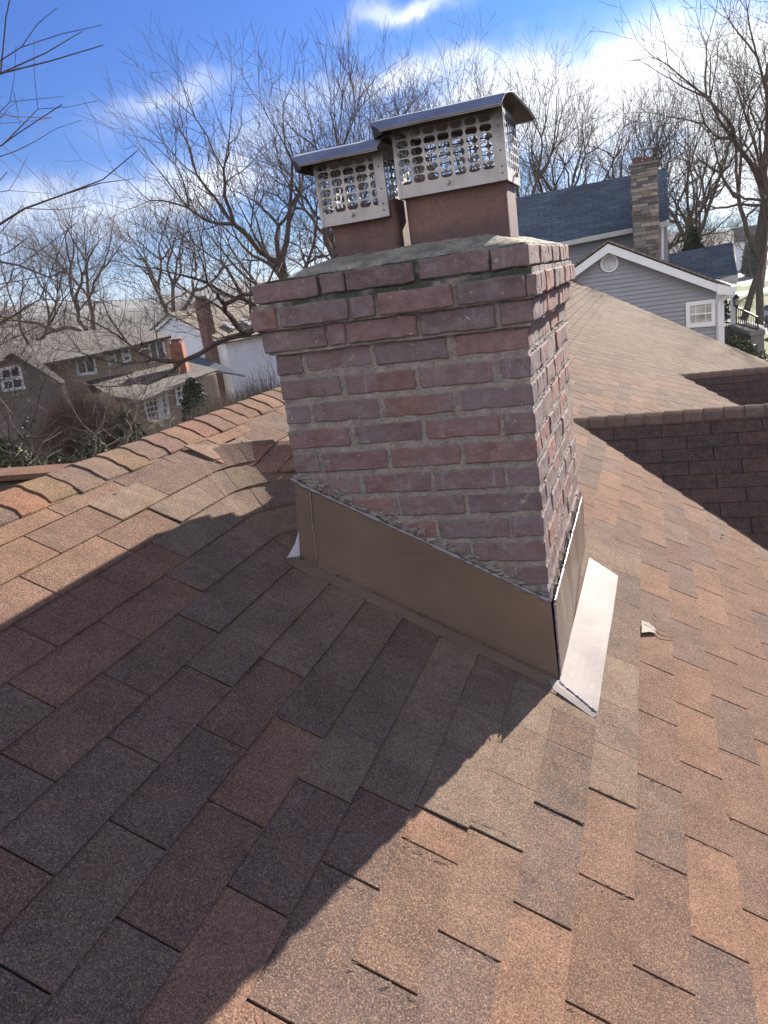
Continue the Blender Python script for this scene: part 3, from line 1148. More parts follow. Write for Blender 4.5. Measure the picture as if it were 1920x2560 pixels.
# ------------------------------------------------------------------ chimney caps
def perf(mb, o, ax, az, wd, ht, x_first, z_first, px, pz, hw, hh, zmax, mi=0):
    """sheet with rows of stadium holes. o origin (bottom left), ax/az unit axes"""
    o, ax, az = V(o), V(ax), V(az)
    P = lambda a, b: o + ax * a + az * b
    ncol = int((wd - x_first - hw / 2) / px + 0.55) + 1
    while x_first + (ncol - 1) * px + hw / 2 > wd - 0.003:
        ncol -= 1
    nrow = 0
    while z_first + nrow * pz + hh / 2 < zmax:
        nrow += 1
    gx0, gx1 = x_first - px / 2, x_first + (ncol - 0.5) * px
    gz0, gz1 = z_first - pz / 2, z_first + (nrow - 0.5) * pz
    gx0, gx1 = max(gx0, 0), min(gx1, wd)
    # margins
    for (a, b, c, d) in ((0, gz0, wd, 0), (0, ht, wd, gz1), (0, gz1, gx0, gz0), (gx1, gz1, wd, gz0)):
        if abs(a - c) > 1e-5 and abs(b - d) > 1e-5:
            mb.add([P(a, d), P(c, d), P(c, b), P(a, b)], [(0, 1, 2, 3)], mi)
    for r_ in range(nrow):
        for c_ in range(ncol):
            cx, cz = x_first + c_ * px, z_first + r_ * pz
            a0, a1 = (gx0 if c_ == 0 else cx - px / 2), (gx1 if c_ == ncol - 1 else cx + px / 2)
            b0, b1 = cz - pz / 2, cz + pz / 2
            hole, outer = [], []
            R = hh / 2
            for q in range(20):
                t = 2 * pi * (q + 0.5) / 20
                hx = cx + (hw / 2 - R) * (1 if cos(t) > 0 else -1) + R * cos(t)
                hz = cz + R * sin(t)
                hole.append(P(hx, hz))
                # project to the cell border
                ddx, ddz = hx - cx, hz - cz
                k = 1e9
                if ddx > 1e-9:
                    k = min(k, (a1 - cx) / ddx)
                if ddx < -1e-9:
                    k = min(k, (a0 - cx) / ddx)
                if ddz > 1e-9:
                    k = min(k, (b1 - cz) / ddz)
                if ddz < -1e-9:
                    k = min(k, (b0 - cz) / ddz)
                outer.append([cx + ddx * k, cz + ddz * k])
            # snap nearest outer points to the corners
            for cxn, czn in ((a0, b0), (a1, b0), (a1, b1), (a0, b1)):
                j = min(range(20), key=lambda i: (outer[i][0] - cxn) ** 2 + (outer[i][1] - czn) ** 2)
                outer[j] = [cxn, czn]
            ov = [P(*q) for q in outer]
            mb.add(hole + ov, [(i, (i + 1) % 20, 20 + (i + 1) % 20, 20 + i) for i in range(20)], mi)


def solid(o, t=0.0014):
    md = o.modifiers.new('solid', 'SOLIDIFY')
    md.thickness = t
    md.offset = 0
    return o


def cap(label, x0, x1, y0, y1, z0, z1, xl, xr, seed):
    root = thing('chimney_cap', label, 'chimney cap', ((x0 + x1) / 2, (y0 + y1) / 2, z0), 'stainless caps on the chimney flues')
    r = random.Random(seed)
    wd, dp, ht = x1 - x0, y1 - y0, z1 - z0
    X, Y, Z = V((1, 0, 0)), V((0, 1, 0)), V((0, 0, 1))
    lab = ('front', 'right', 'back', 'left')
    for (o, ax, wl) in (((x0, y0, z0), X, wd), ((x1, y0, z0), Y, dp), ((x1, y1, z0), -X, wd), ((x0, y1, z0), -Y, dp)):
        mb = MB()
        perf(mb, o, ax, Z, wl, ht, 0.0240, 0.042, 0.0372, 0.0223, 0.0318, 0.0190, ht - 0.002)
        pn = solid(mb.build('mesh_panel', M_ST, root))
    # bottom lip folded under onto the tile
    mb = MB()
    mb.prism([(x0 + 0.001, y0 + 0.001, z0 + 0.001), (x1 - 0.001, y0 + 0.001, z0 + 0.001), (x1 - 0.022, y0 + 0.026, z0 + 0.001), (x0 + 0.022, y0 + 0.026, z0 + 0.001)], (0, 0, 0.0015))
    mb.prism([(x1 - 0.001, y0 + 0.001, z0 + 0.0012), (x1 - 0.001, y1 - 0.001, z0 + 0.0012), (x1 - 0.022, y1 - 0.02, z0 + 0.0012), (x1 - 0.022, y0 + 0.026, z0 + 0.0012)], (0, 0, 0.0015))
    mb.build('bottom_lip', M_SOOT, root)
    # corner strip at the right of the front, with rivets
    mb = MB()
    mb.box(x1 - 0.024, x1 + 0.0022, y0 - 0.0026, y0 - 0.0009, z0 + 0.001, z1)
    mb.prism([(x1 + 0.0022, y0 - 0.0026, z0 + 0.001), (x1 + 0.0036, y0 - 0.0026, z0 + 0.001), (x1 + 0.0026, y0 + 0.012, z0 + 0.001), (x1 + 0.0009, y0 + 0.012, z0 + 0.001)], (0, 0, z1 - z0 - 0.001))
    mb.build('corner_strip', M_ST, root)
    mb = MB()
    mb.box(x0 - 0.0022, x0 + 0.007, y0 - 0.0026, y0 - 0.0009, z0 + 0.001, z1)
    mb.build('corner_strip', M_ST, root)
    for zz in (0.018, 0.034, 0.072, 0.128):
        mb = MB()
        p = V((x1 - 0.010, y0 - 0.0024, z0 + zz))
        mb.tube([p, p + V((0, -0.0016, 0))], [0.0026, 0.0018], 8)
        mb.build('rivet', M_SOOT, root)
    for (p, d) in ((V((x0 + wd * 0.47, y0, z0 + 0.021)), V((0, -1, 0))), (V((x1, y0 + dp * 0.55, z0 + 0.020)), V((1, 0, 0)))):
        mb = MB()
        mb.tube([p, p + d * 0.007], [0.0028, 0.0028], 8)
        mb.tube([p + d * 0.004, p + d * 0.012], [0.0062, 0.0062], 6)
        mb.build('screw', M_ST, root)
    # lid: front lip, crease, shallow crown, back slope
    ze = z1 - 0.003
    secs = [  # y, z, xleft, xright
        (y0 - 0.048, ze - 0.006, xl, xr), (y0 - 0.050, ze, xl, xr), (y0 - 0.028, ze + 0.0135, xl - 0.018, xr + 0.001), (y0 - 0.024, ze + 0.014, xl - 0.022, xr + 0.001),
        (y0 - 0.004, ze + 0.0275, xl - 0.038, xr + 0.003), (y0 + 0.06, ze + 0.042, xl - 0.038, xr + 0.006),
        (y0 + 0.115, ze + 0.0495, xl - 0.038, xr + 0.008), (y0 + 0.17, ze + 0.040, xl - 0.038, xr + 0.016), (y0 + 0.235, ze + 0.018, xl - 0.038, xr + 0.034),
        (y0 + 0.272, ze + 0.002, xl - 0.036, xr + 0.042), (y0 + 0.272, ze - 0.005, xl - 0.036, xr + 0.042)]
    mb = MB()
    NS = 10
    vs = []
    for (y, z, a, b) in secs:
        for i in range(NS + 1):
            t = i / NS
            vs.append(V((a + (b - a) * t, y, z + 0.0004 * sin(t * 9 + y * 30 + seed))))
    n = NS + 1
    fs = [(j * n + i, j * n + i + 1, (j + 1) * n + i + 1, (j + 1) * n + i) for j in range(len(secs) - 1) for i in range(NS)]
    mb.add(vs, fs)
    lid = solid(mb.build('lid', M_LID, root), 0.0016)
    # sooty underside sheet and end flanges
    mb = MB()
    vs = [V((a + (b - a) * t, y, z - 0.0035)) for (y, z, a, b) in secs[1:-1] for t in (0.02, 0.98)]
    mb.add(vs, [(2 * j, 2 * j + 1, 2 * j + 3, 2 * j + 2) for j in range(len(secs) - 3)])
    ql = [V((a + 0.002, y, z)) for (y, z, a, b) in secs[1:-1]]
    for a, b in zip(ql[:-1], ql[1:]):
        mb.quad(a, b, V((b.x + 0.006, b.y, min(b.z, ze) - 0.012)), V((a.x + 0.006, a.y, min(a.z, ze) - 0.012)))
    solid(mb.build('lid_underside', M_SOOT, root), 0.001)
    rebase(root)
    return root


cap('smaller perforated stainless cap on the left flue, lower of the two', -0.566, -0.369, 0.13, 0.350, 0.985, 1.154, -0.590, -0.362, 1)
cap('larger perforated stainless cap on the right flue, taller and soot stained', -0.331, -0.040, 0.13, 0.360, 1.022, 1.196, -0.351, -0.029, 2)

# ------------------------------------------------------------------ flashing
FY = -0.014
Yv = V((0, 1, 0))
Xv = V((1, 0, 0))


def front(u, v, y=FY):
    return hit(u, v, (0, y, 0), Yv)


mb = MB()
A, B_, T, U_ = front(748, 1397), front(1398, 1702), front(737, 1203), front(1377, 1506)
n = 12
top, bot = [], []
for i in range(n + 1):
    t = i / n
    top.append(T.lerp(U_, t) + V((0, 0.003 * sin(t * 7), 0.0015 * sin(t * 21))))
    bot.append(A.lerp(B_, t))
fs = [(i, n + 1 + i, n + 2 + i, i + 1) for i in range(n)]
mb.add(top + bot, fs)
solid(mb.build('flashing', M_CO, chim), 0.002)['label'] = 'dark brown metal flashing panel across the chimney front'
mb = MB()
XP = 0.014
rt_ = lambda u, v: hit(u, v, (XP, 0, 0), Xv)
pts = [U_ + V((XP - U_.x, 0, 0)), V((XP, FY, B_.z - 0.005)), rp(0.02, 1.02, 0.0) + V((XP - 0.028, 0, 0.0)), V((XP, 1.04, rt_(1455, 1247).z))]
pts[0] = V((XP, FY, U_.z))
pts[2] = V((XP, 1.04, B_.z - 0.01))
q = 10
top = [pts[0].lerp(pts[3], i / q) + V((0.0035 * sin(i * 1.9), 0, 0)) for i in range(q + 1)]
bot = [pts[1].lerp(pts[2], i / q) + V((0.006 * sin(i * 0.5), 0, 0)) for i in range(q + 1)]
mb.add(top + bot, [(i, q + 1 + i, q + 2 + i, i + 1) for i in range(q)])
solid(mb.build('flashing', M_CO, chim), 0.002)['label'] = 'brown flashing panel on the sunlit right side of the chimney'
# flanges on the roof
H = 0.018


def rq(u, v, h=H):
    return hit(u, v, BP + NR * h, NR)


mb = MB()
f0, f1, f2, f3 = rq(748, 1399, 0.016), rq(1398, 1704, 0.016), rq(1383, 1722, 0.013), rq(722, 1412, 0.013)
mb.prism([f3, f2, f1, f0], NR * 0.0015)
mb.build('flashing_flange', M_CO, chim)
mb = MB()
a0, a1, a2, a3 = rq(1399, 1701), rq(1473, 1394, 0.02), rq(1546, 1438, 0.02), rq(1492, 1790, 0.017)
vs = []
NN = 14
for j in range(NN + 1):
    for i in range(7):
        t, s_ = j / NN, i / 6
        p = a0.lerp(a1, t).lerp(a3.lerp(a2, t), s_)
        vs.append(p + NR * (0.0022 * sin(t * 9 + s_ * 2) * s_ + 0.0012 * sin(t * 23) * s_))
mb.add(vs, [(j * 7 + i, j * 7 + i + 1, (j + 1) * 7 + i + 1, (j + 1) * 7 + i) for j in range(NN) for i in range(6)])
solid(mb.build('flashing_apron', M_APR, chim), 0.0012)['label'] = 'pale pinkish metal apron lying on the shingles at the right side'
mb = MB()
g0, g1, g2, g3 = rq(1370, 1698, 0.019), rq(1398, 1702, 0.021), rq(1496, 1788, 0.019), rq(1482, 1795, 0.015)
g4 = rq(1383, 1724, 0.015)
mb.prism([g0, g4, g3, g2, g1], NR * 0.0014)
mb.build('apron_tongue', M_APR, chim)
# curled corner piece at the left
mb = MB()
c0, c1, c2, c3 = front(747, 1328, -0.018), front(750, 1403, -0.020), front(735, 1420, -0.078), front(701, 1411, -0.082)
m1, m2 = front(738, 1358, -0.030), front(722, 1388, -0.052)
cc_ = front(742, 1398, -0.030)
mb.add([c0, m1, m2, c3, c2, c1, cc_], [(6, 0, 1), (6, 1, 2), (6, 2, 3), (6, 3, 4), (6, 4, 5), (6, 5, 0)])
solid(mb.build('flashing_corner', simple('bent_bare_metal', (0.52, 0.50, 0.56), 0.4, 8, 0.1), chim), 0.0012)


def bead(path, r0, r1, m_, parent, name, seed, step=0.006, n=7):
    r = random.Random(seed)
    pts, rs = [], []
    for a, b in zip(path[:-1], path[1:]):
        k = max(1, int((b - a).length / step))
        for i in range(k):
            p = a.lerp(b, i / k)
            j = V((r.uniform(-1, 1), r.uniform(-1, 1), r.uniform(-1, 1))) * r0 * 0.35
            pts.append(p + j)
            rs.append(r.uniform(r0, r1))
    pts.append(path[-1])
    rs.append(r0)
    mb = MB()
    mb.tube(pts, rs, n)
    return mb.build(name, m_, parent, smooth=True)


bead([T + V((-0.012, -0.004, 0.012)), T + V((0.03, -0.002, -0.018)), T.lerp(U_, 0.5) + V((0, 0.003, 0.002)), U_ + V((0, 0, 0.002))], 0.0012, 0.0075, M_CAULK, chim, 'caulk_bead', 4, 0.013)
bead([U_ + V((0.01, 0, 0.004)), pts[0] + V((0.002, 0, 0.004)), pts[3] + V((-0.002, -0.02, 0.002))], 0.0014, 0.0055, M_CAULK, chim, 'caulk_bead', 5, 0.012)
bead([pts[0] + V((0.001, -0.001, -0.005)), V((XP + 0.002, FY - 0.002, B_.z + 0.02))], 0.0025, 0.0036, M_CAULK, chim, 'caulk_bead', 6)
dr = [front(775, 1225, FY - 0.003), front(780, 1300, FY - 0.003), front(788, 1360, FY - 0.003), front(793, 1405, FY - 0.003)]
bead(dr, 0.0018, 0.0032, simple('caulk_drip', (0.20, 0.165, 0.15), 0.3), chim, 'caulk_drip', 7, 0.01)
bead([rq(1399, 1705, 0.022), rq(1440, 1738, 0.022), rq(1492, 1780, 0.022)], 0.002, 0.0035, M_CAULK, chim, 'caulk_bead', 8)
# rough mortar smeared over the bead
mb = MB()
r = random.Random(12)
for i in range(150):
    t = r.random()
    p = T.lerp(U_, t) + V((r.uniform(-0.01, 0.01), 0.008, r.uniform(0.004, 0.034 * (0.4 + 0.6 * abs(sin(t * 11))))))
    s_ = r.uniform(0.003, 0.012)
    vs = [p + V((r.uniform(-2.2, 2.2), r.uniform(-0.25, 0.2), r.uniform(-0.8, 0.8))) * s_ for _ in range(6)]
    mb.add(vs, [(0, 1, 2), (0, 2, 3), (0, 3, 4), (0, 4, 1), (5, 2, 1), (5, 3, 2), (5, 4, 3), (5, 1, 4)])
for i in range(90):
    t = 0.04 + 0.96 * r.random()
    p = pts[0].lerp(pts[3], t) + V((-0.006, r.uniform(-0.01, 0.01), r.uniform(0.0, 0.03)))
    s_ = r.uniform(0.003, 0.009)
    vs = [p + V((r.uniform(-0.7, 0.7), r.uniform(-1.5, 1.5), r.uniform(-1, 1))) * s_ for _ in range(6)]
    mb.add(vs, [(0, 1, 2), (0, 2, 3), (0, 3, 4), (0, 4, 1), (5, 2, 1), (5, 3, 2), (5, 4, 3), (5, 1, 4)])
mb.build('smeared_mortar', M_MO, chim)['kind'] = 'stuff'
rebase(house)

# ================================================================== surroundings
GZ = -6.2


class FP:
    """a vertical facade plane at a real distance; pixels of the photograph are only used to read off its outlines"""
    def __init__(s, u, v, dist, axis=None):
        d = ray(u, v)
        d.z = 0
        d.normalize()
        s.P = CP + d * dist
        if axis is None:
            s.ax = d.cross(V((0, 0, 1))).normalized()
        else:
            a = ray(*axis)
            a.z = 0
            s.ax = a.normalized()
        s.N = V((0, 0, 1)).cross(s.ax).normalized() * -1
        if s.N.dot(d) > 0:
            s.N = -s.N                     # towards the camera

    def p(s, u, v, off=0.0):
        return hit(u, v, s.P + s.N * off, s.N)

    def tilt(s, u, v, off, pitch, poly):
        """pixels on a roof plane rising away from the facade through pixel (u,v) of the facade"""
        P = s.p(u, v, off)
        n_ = (s.N * sin(pitch) + V((0, 0, cos(pitch)))).normalized()
        return [hit(a, b, P, n_) for a, b in poly], P, n_

    def co(s, p):
        d = V(p) - s.P
        return d.dot(s.ax), p[2]

    def at(s, a, z, off=0.0):
        q = s.P + s.ax * a + s.N * off
        return V((q.x, q.y, z))


def clip_band(poly, z0, z1):
    def cut(pl, lim, keep_above):
        out = []
        for i in range(len(pl)):
            a, b = pl[i], pl[(i + 1) % len(pl)]
            ia = (a[1] >= lim) if keep_above else (a[1] <= lim)
            ib = (b[1] >= lim) if keep_above else (b[1] <= lim)
            if ia:
                out.append(a)
            if ia != ib:
                t = (lim - a[1]) / (b[1] - a[1])
                out.append((a[0] + (b[0] - a[0]) * t, lim))
        return out
    p = cut(poly, z0, True)
    return cut(p, z1, False) if len(p) > 2 else []


def clapboard(fp, pts, lap, m_, parent, name='wall', off=0.0, lip=0.022, depth=0.0):
    """horizontal lapped boards filling a polygon on the facade"""
    poly = [fp.co(p) for p in pts]
    zs_ = [p[1] for p in poly]
    z = math.floor(min(zs_) / lap) * lap
    mb = MB()
    while z < max(zs_):
        pl = clip_band(poly, z, z + lap)
        if len(pl) > 2:
            f_ = [fp.at(a, zz, off + lip * (z + lap - zz) / lap) for a, zz in pl]
            mb.add(f_, [tuple(range(len(f_)))])
            lo = sorted([q for q in pl if abs(q[1] - z) < 1e-6])
            if len(lo) > 1:
                mb.quad(fp.at(lo[0][0], z, off), fp.at(lo[-1][0], z, off), fp.at(lo[-1][0], z, off + lip), fp.at(lo[0][0], z, off + lip))
        z += lap
    if depth:
        # body of the building behind the boards
        mb.prism([fp.at(a, zz, off - 0.01) for a, zz in poly], -fp.N * depth)
    return mb.build(name, m_, parent)


def slab(pts, ext, m_, parent, name, pc=None):
    mb = MB()
    mb.prism(pts, ext)
    o = mb.build(name, m_, parent)
    if pc:
        pc_attr(o, *pc)
    return o


def board(fp, a, b, wpx, off, th, m_, parent, name):
    """a trim board between two facade points, hanging below the line a-b"""
    a, b = V(a), V(b)
    d = (b - a).normalized()
    dn_ = fp.N.cross(d).normalized()
    if dn_.z > 0:
        dn_ = -dn_
    mb = MB()
    mb.prism([a + fp.N * off, b + fp.N * off, b + dn_ * wpx + fp.N * off, a + dn_ * wpx + fp.N * off], -fp.N * th)
    return mb.build(name, m_, parent)


def window(fp, q, off, parent, wf=0.07, cols=1, rows=2, glass=None, frame=M_WHITE, mun=0.02, mid=True):
    """q: four pixels tl,tr,br,bl. frame > pane"""
    tl, tr, br, bl = [fp.p(u, v, off) for u, v in q]
    N = fp.N

    def P(a, b, o=0.0):
        return (tl.lerp(tr, a)).lerp(bl.lerp(br, a), b) + N * o
    w_ = (tr - tl).length
    h_ = (bl - tl).length
    fx, fz = wf / w_, wf / h_
    mb = MB()
    for (a0, b0, a1, b1) in ((0, 0, 1, fz), (0, 1 - fz * 1.15, 1, 1), (0, fz, fx, 1 - fz * 1.15), (1 - fx, fz, 1, 1 - fz * 1.15)):
        mb.prism([P(a0, b0, 0.04), P(a1, b0, 0.04), P(a1, b1, 0.04), P(a0, b1, 0.04)], -N * 0.06)
    for i in range(1, cols):
        x = i / cols
        hw = mun / w_ / 2
        mb.prism([P(x - hw, fz, 0.018), P(x + hw, fz, 0.018), P(x + hw, 1 - fz, 0.018), P(x - hw, 1 - fz, 0.018)], -N * 0.02)
    for i in range(1, rows):
        y = i / rows
        hh_ = (mun * (2.2 if mid and rows == 2 else 1)) / h_ / 2
        mb.prism([P(fx, y - hh_, 0.021), P(1 - fx, y - hh_, 0.021), P(1 - fx, y + hh_, 0.021), P(fx, y + hh_, 0.021)], -N * 0.02)
    f_ = mb.build('window', frame, parent)
    mb = MB()
    mb.prism([P(fx * 0.8, fz * 0.8, 0.004), P(1 - fx * 0.8, fz * 0.8, 0.004), P(1 - fx * 0.8, 1 - fz * 0.8, 0.004), P(fx * 0.8, 1 - fz * 0.8, 0.004)], -N * 0.01)
    mb.build('pane', glass or M_GL, f_)
    return f_


C5 = lambda x, y: (1240 + x / 2.44, 360 + y / 2.44)      # readings from an enlarged detail
C3 = lambda x, y: (x / 2.074, 640 + y / 2.074)
C6 = lambda x, y: (1680 + x / 6.504, 560 + y / 6.504)

# ------------------------------------------------------------------ ground, street, hills
m_, t = mat('winter_lawn')
oc = t.n('ShaderNodeTexCoord').outputs['Object']
n1 = t.noise(oc, 0.12, 6, 0.6)[0]
n2 = t.noise(oc, 2.4, 6, 0.7)[0]
c = t.mix(t.ramp(n1, [(0.4, 0.0), (0.6, 1.0)]), (0.075, 0.095, 0.014), (0.115, 0.112, 0.026))
c = t.mix(t.ramp(n2, [(0.50, 0.0), (0.75, 0.55)]), c, (0.10, 0.065, 0.035))
M_LAWN = finish(m_, t, c, 0.95, n2, 0.5, 0.05)
m_, t = mat('leaf_litter')
oc = t.n('ShaderNodeTexCoord').outputs['Object']
n1 = t.noise(oc, 0.6, 6, 0.7)[0]
n2 = t.noise(oc, 5, 6, 0.7)[0]
c = t.mix(t.ramp(n1, [(0.35, 0.0), (0.65, 1.0)]), (0.075, 0.058, 0.040), (0.13, 0.10, 0.07))
c = t.mix(1.0, c, t.ramp(n2, [(0.3, 0.6), (0.7, 1.4)]), 'MULTIPLY')
M_LIT = finish(m_, t, c, 0.95, n2, 0.6, 0.05)
M_ROAD = simple('worn_asphalt', (0.17, 0.165, 0.16), 0.9, 0.8, 0.18, 0.2, 0.01)
M_WALK = simple('concrete_path', (0.34, 0.32, 0.29), 0.9, 2, 0.15)


def gpt(u, v, h=0.0):
    return hit(u, v, (0, 0, GZ + h), V((0, 0, 1)))


mb = MB()
nn = 60
gv = []
for j in range(nn + 1):
    for i in range(nn + 1):
        fx, fy = (i / nn) * 2 - 1, (j / nn) * 2 - 1
        x = (abs(fx) ** 2.2) * 2550 * (1 if fx > 0 else -1)
        y = (abs(fy) ** 2.2) * 2550 * (1 if fy > 0 else -1)
        gv.append((x, y, GZ - 0.004))
mb.add(gv, [(j * (nn + 1) + i, j * (nn + 1) + i + 1, (j + 1) * (nn + 1) + i + 1, (j + 1) * (nn + 1) + i) for j in range(nn) for i in range(nn)])
tag(mb.build('ground', M_LIT), kind='structure')
# lawn on the right of the view
mb = MB()
L_ = [gpt(1480, 900, 0.004), gpt(2600, 900, 0.004), gpt(3400, 700, 0.004), gpt(2300, 640, 0.004), gpt(1850, 655, 0.004), gpt(1680, 690, 0.004)]
mb.add(L_, [(0, 1, 2, 3, 4, 5)])
tag(mb.build('lawn', M_LAWN), kind='structure')
mb = MB()
mb.prism([gpt(*C6(900, 905), 0.012), gpt(*C6(1160, 1025), 0.012), gpt(*C6(1440, 960), 0.012), gpt(*C6(2600, 700), 0.012), gpt(*C6(5500, -100), 0.012), gpt(*C6(5000, -260), 0.012), gpt(*C6(2400, 430), 0.012),
          gpt(*C6(1420, 745), 0.012), gpt(*C6(900, 830), 0.012)], (0, 0, -0.01))
tag(mb.build('street', M_ROAD), kind='structure')
mb = MB()
mb.prism([gpt(*C6(1000, 1180), 0.012), gpt(*C6(1500, 1110), 0.012), gpt(*C6(2600, 900), 0.012), gpt(*C6(2600, 850), 0.012), gpt(*C6(1440, 1050), 0.012), gpt(*C6(1000, 1115), 0.012)], (0, 0, -0.01))
tag(mb.build('sidewalk', M_WALK), kind='structure')
mb = MB()
mb.prism([gpt(*C6(1300, 1600), 0.012), gpt(*C6(1900, 2100), 0.012), gpt(*C6(3000, 1700), 0.012), gpt(*C6(2300, 1250), 0.012), gpt(*C6(1700, 1290), 0.012)], (0, 0, -0.01))
tag(mb.build('driveway', M_ROAD), kind='structure')

m_, t = mat('wooded_hill')
oc = t.n('ShaderNodeTexCoord').outputs['Object']
n1 = t.noise(oc, 0.02, 7, 0.7)[0]
n2 = t.noise(oc, 0.12, 6, 0.75)[0]
c = t.mix(t.ramp(n1, [(0.35, 0.0), (0.65, 1.0)]), (0.10, 0.085, 0.078), (0.16, 0.135, 0.12))
c = t.mix(1.0, c, t.ramp(n2, [(0.3, 0.6), (0.7, 1.4)]), 'MULTIPLY')
M_HILL = finish(m_, t, c, 1.0, n2, 1.0, 4)


def hills(u0, u1, tops, dist, depth, name):
    """a ridge of hills across the view, tops in metres above eye level"""
    mb = MB()
    n_ = 90
    rows_ = 12
    vs = []
    d0, d1 = ray(u0, 750), ray(u1, 650)
    a0, a1 = math.atan2(d0.x, d0.y), math.atan2(d1.x, d1.y)
    for j in range(rows_ + 1):
        for i in range(n_ + 1):
            f = i / n_
            a = a0 + (a1 - a0) * f
            hgt = tops[0] + (tops[1] - tops[0]) * f
            t_ = j / rows_
            r_ = dist + depth * t_
            q = V((sin(a) * r_, cos(a) * r_, 0))
            h = (hgt + 7 + noise.noise(q * 0.004) * hgt * 0.35 + noise.noise(q * 0.02) * hgt * 0.12) * sin(pi * min(t_, 0.5) / 1.0) if t_ < 0.5 else (hgt + 7 + noise.noise(q * 0.004) * hgt * 0.35 + noise.noise(q * 0.02) * hgt * 0.1)
            vs.append((CP.x + q.x, CP.y + q.y, GZ + max(0, h) - 0.5))
    mb.add(vs, [(j * (n_ + 1) + i, j * (n_ + 1) + i + 1, (j + 1) * (n_ + 1) + i + 1, (j + 1) * (n_ + 1) + i) for j in range(rows_) for i in range(n_)])
    return tag(mb.build(name, M_HILL, smooth=True), kind='structure')


hills(-900, 1400, (52, 36), 1300, 600, 'hill')
hills(-600, 1700, (10, 8), 420, 300, 'hill')
hills(1200, 2900, (3, 4), 330, 250, 'hill')

# ------------------------------------------------------------------ grey house on the right
gh = thing('house', 'grey sided house with blue-grey roofs and a tall stone chimney on the right', 'house', (10, 22, GZ))
main = FP(1500, 600, 25.5)
gab = FP(1560, 700, 22.5)
r_out = [C5(-60, 365), C5(1042, 147), C5(1057, 463), C5(20, 668)]
pts_, P_, n_ = main.tilt(*C5(600, 545), 0.3, radians(38), r_out)
upx = n_.cross(main.ax).normalized()
if upx.z < 0:
    upx = -upx
slab(pts_, -n_ * 0.12, M_BLUE, gh, 'roof', (P_, main.ax, upx))['label'] = 'large blue-grey upper roof slope'
rd = [p for p in pts_]
# far slope behind the ridge
bk = [pts_[0], pts_[1], pts_[1] - main.N * 3.5 - main.ax * 2.2 + V((0, 0, -2.7)), pts_[0] - main.N * 3.5 + V((0, 0, -2.7))]
slab(bk, (0, 0, -0.1), M_BLUE, gh, 'rear_roof', (P_, main.ax, upx))
ev = [main.p(*C5(-60, 690), 0.34), main.p(*C5(1057, 466), 0.34)]
board(main, ev[0], ev[1], 0.14, 0.06, 0.16, M_GREYW, gh, 'gutter')
wl = [main.p(*C5(-60, 705)), main.p(*C5(1045, 480)), main.p(*C5(1060, 700)), main.p(*C5(1090, 1100))]
wl = [wl[0], wl[1], main.at(main.co(wl[1])[0], GZ), main.at(main.co(wl[0])[0], GZ)]
clapboard(main, wl, 0.115, M_SIDE, gh, 'wall', 0, 0.03, 8.0)
# downspout at the right of the main wall
dsp = MB()
a_ = main.p(*C5(1008, 485), 0.12)
b_ = main.p(*C5(1012, 700), 0.12)
dsp.tube([main.p(*C5(1050, 470), 0.3), main.p(*C5(1012, 500), 0.12), b_ + V((0, 0, 0)), V((b_.x, b_.y, GZ))], [0.05] * 4, 8)
dsp.build('downspout', M_WHITE, gh)
# stone chimney
cf = FP(1610, 520, 24.2)
q0, q1, q2, q3 = cf.p(*C5(826, 140)), cf.p(*C5(980, 112)), cf.p(*C5(1002, 700)), cf.p(*C5(838, 640))
aL, aR = (cf.co(q0)[0] + cf.co(q3)[0]) / 2, (cf.co(q1)[0] + cf.co(q2)[0]) / 2
zT = (q0.z + q1.z) / 2
mb = MB()
r = random.Random(31)
STC = [(0.25, 0.21, 0.175), (0.19, 0.175, 0.165), (0.30, 0.26, 0.22), (0.15, 0.135, 0.125), (0.24, 0.185, 0.145), (0.33, 0.29, 0.25), (0.12, 0.105, 0.098)]
z = GZ
cd = 0.85
while z < zT - 0.02:
    h_ = min(r.choice((0.05, 0.07, 0.09, 0.11)), zT - z)
    a = aL
    while a < aR - 0.01:
        l_ = min(r.uniform(0.14, 0.42), aR - a)
        if aR - a - l_ < 0.08:
            l_ = aR - a
        o1 = r.uniform(0, 0.035)
        p = cf.at(a + 0.004, z + 0.004, o1)
        mb.prism([p, cf.at(a + l_ - 0.004, z + 0.004, o1 + r.uniform(-0.01, 0.01)), cf.at(a + l_ - 0.004, z + h_ - 0.004, o1), cf.at(a + 0.004, z + h_ - 0.004, o1)], -cf.N * 0.2, 0, r.choice(STC))
        a += l_
    b = 0.0
    for sgn, ae in ((1, aR), (-1, aL)):
        b = 0.02
        while b < cd:
            l_ = min(r.uniform(0.15, 0.4), cd - b)
            o1 = r.uniform(0, 0.025)
            mb.prism([cf.at(ae + sgn * o1, z + 0.004, -b), cf.at(ae + sgn * o1, z + 0.004, -b - l_ + 0.006), cf.at(ae + sgn * o1, z + h_ - 0.004, -b - l_ + 0.006), cf.at(ae + sgn * o1, z + h_ - 0.004, -b)],
                     cf.ax * (-sgn * 0.15), 0, r.choice(STC))
            b += l_ + 0.002
    z += h_
mb.prism([cf.at(aL + 0.03, GZ, -0.02), cf.at(aR - 0.03, GZ, -0.02), cf.at(aR - 0.03, GZ, -cd), cf.at(aL + 0.03, GZ, -cd)], (0, 0, zT - GZ - 0.02), 0, (0.06, 0.055, 0.05))
mb.prism([cf.at(aL - 0.05, zT, 0.06), cf.at(aR + 0.05, zT, 0.06), cf.at(aR + 0.05, zT, -cd - 0.03), cf.at(aL - 0.05, zT, -cd - 0.03)], (0, 0, 0.06), 0, (0.17, 0.16, 0.15))
sc_ = mb.build('chimney', M_STONE, gh)
sc_['label'] = 'tall ledgestone chimney'
am = (aL + aR) / 2
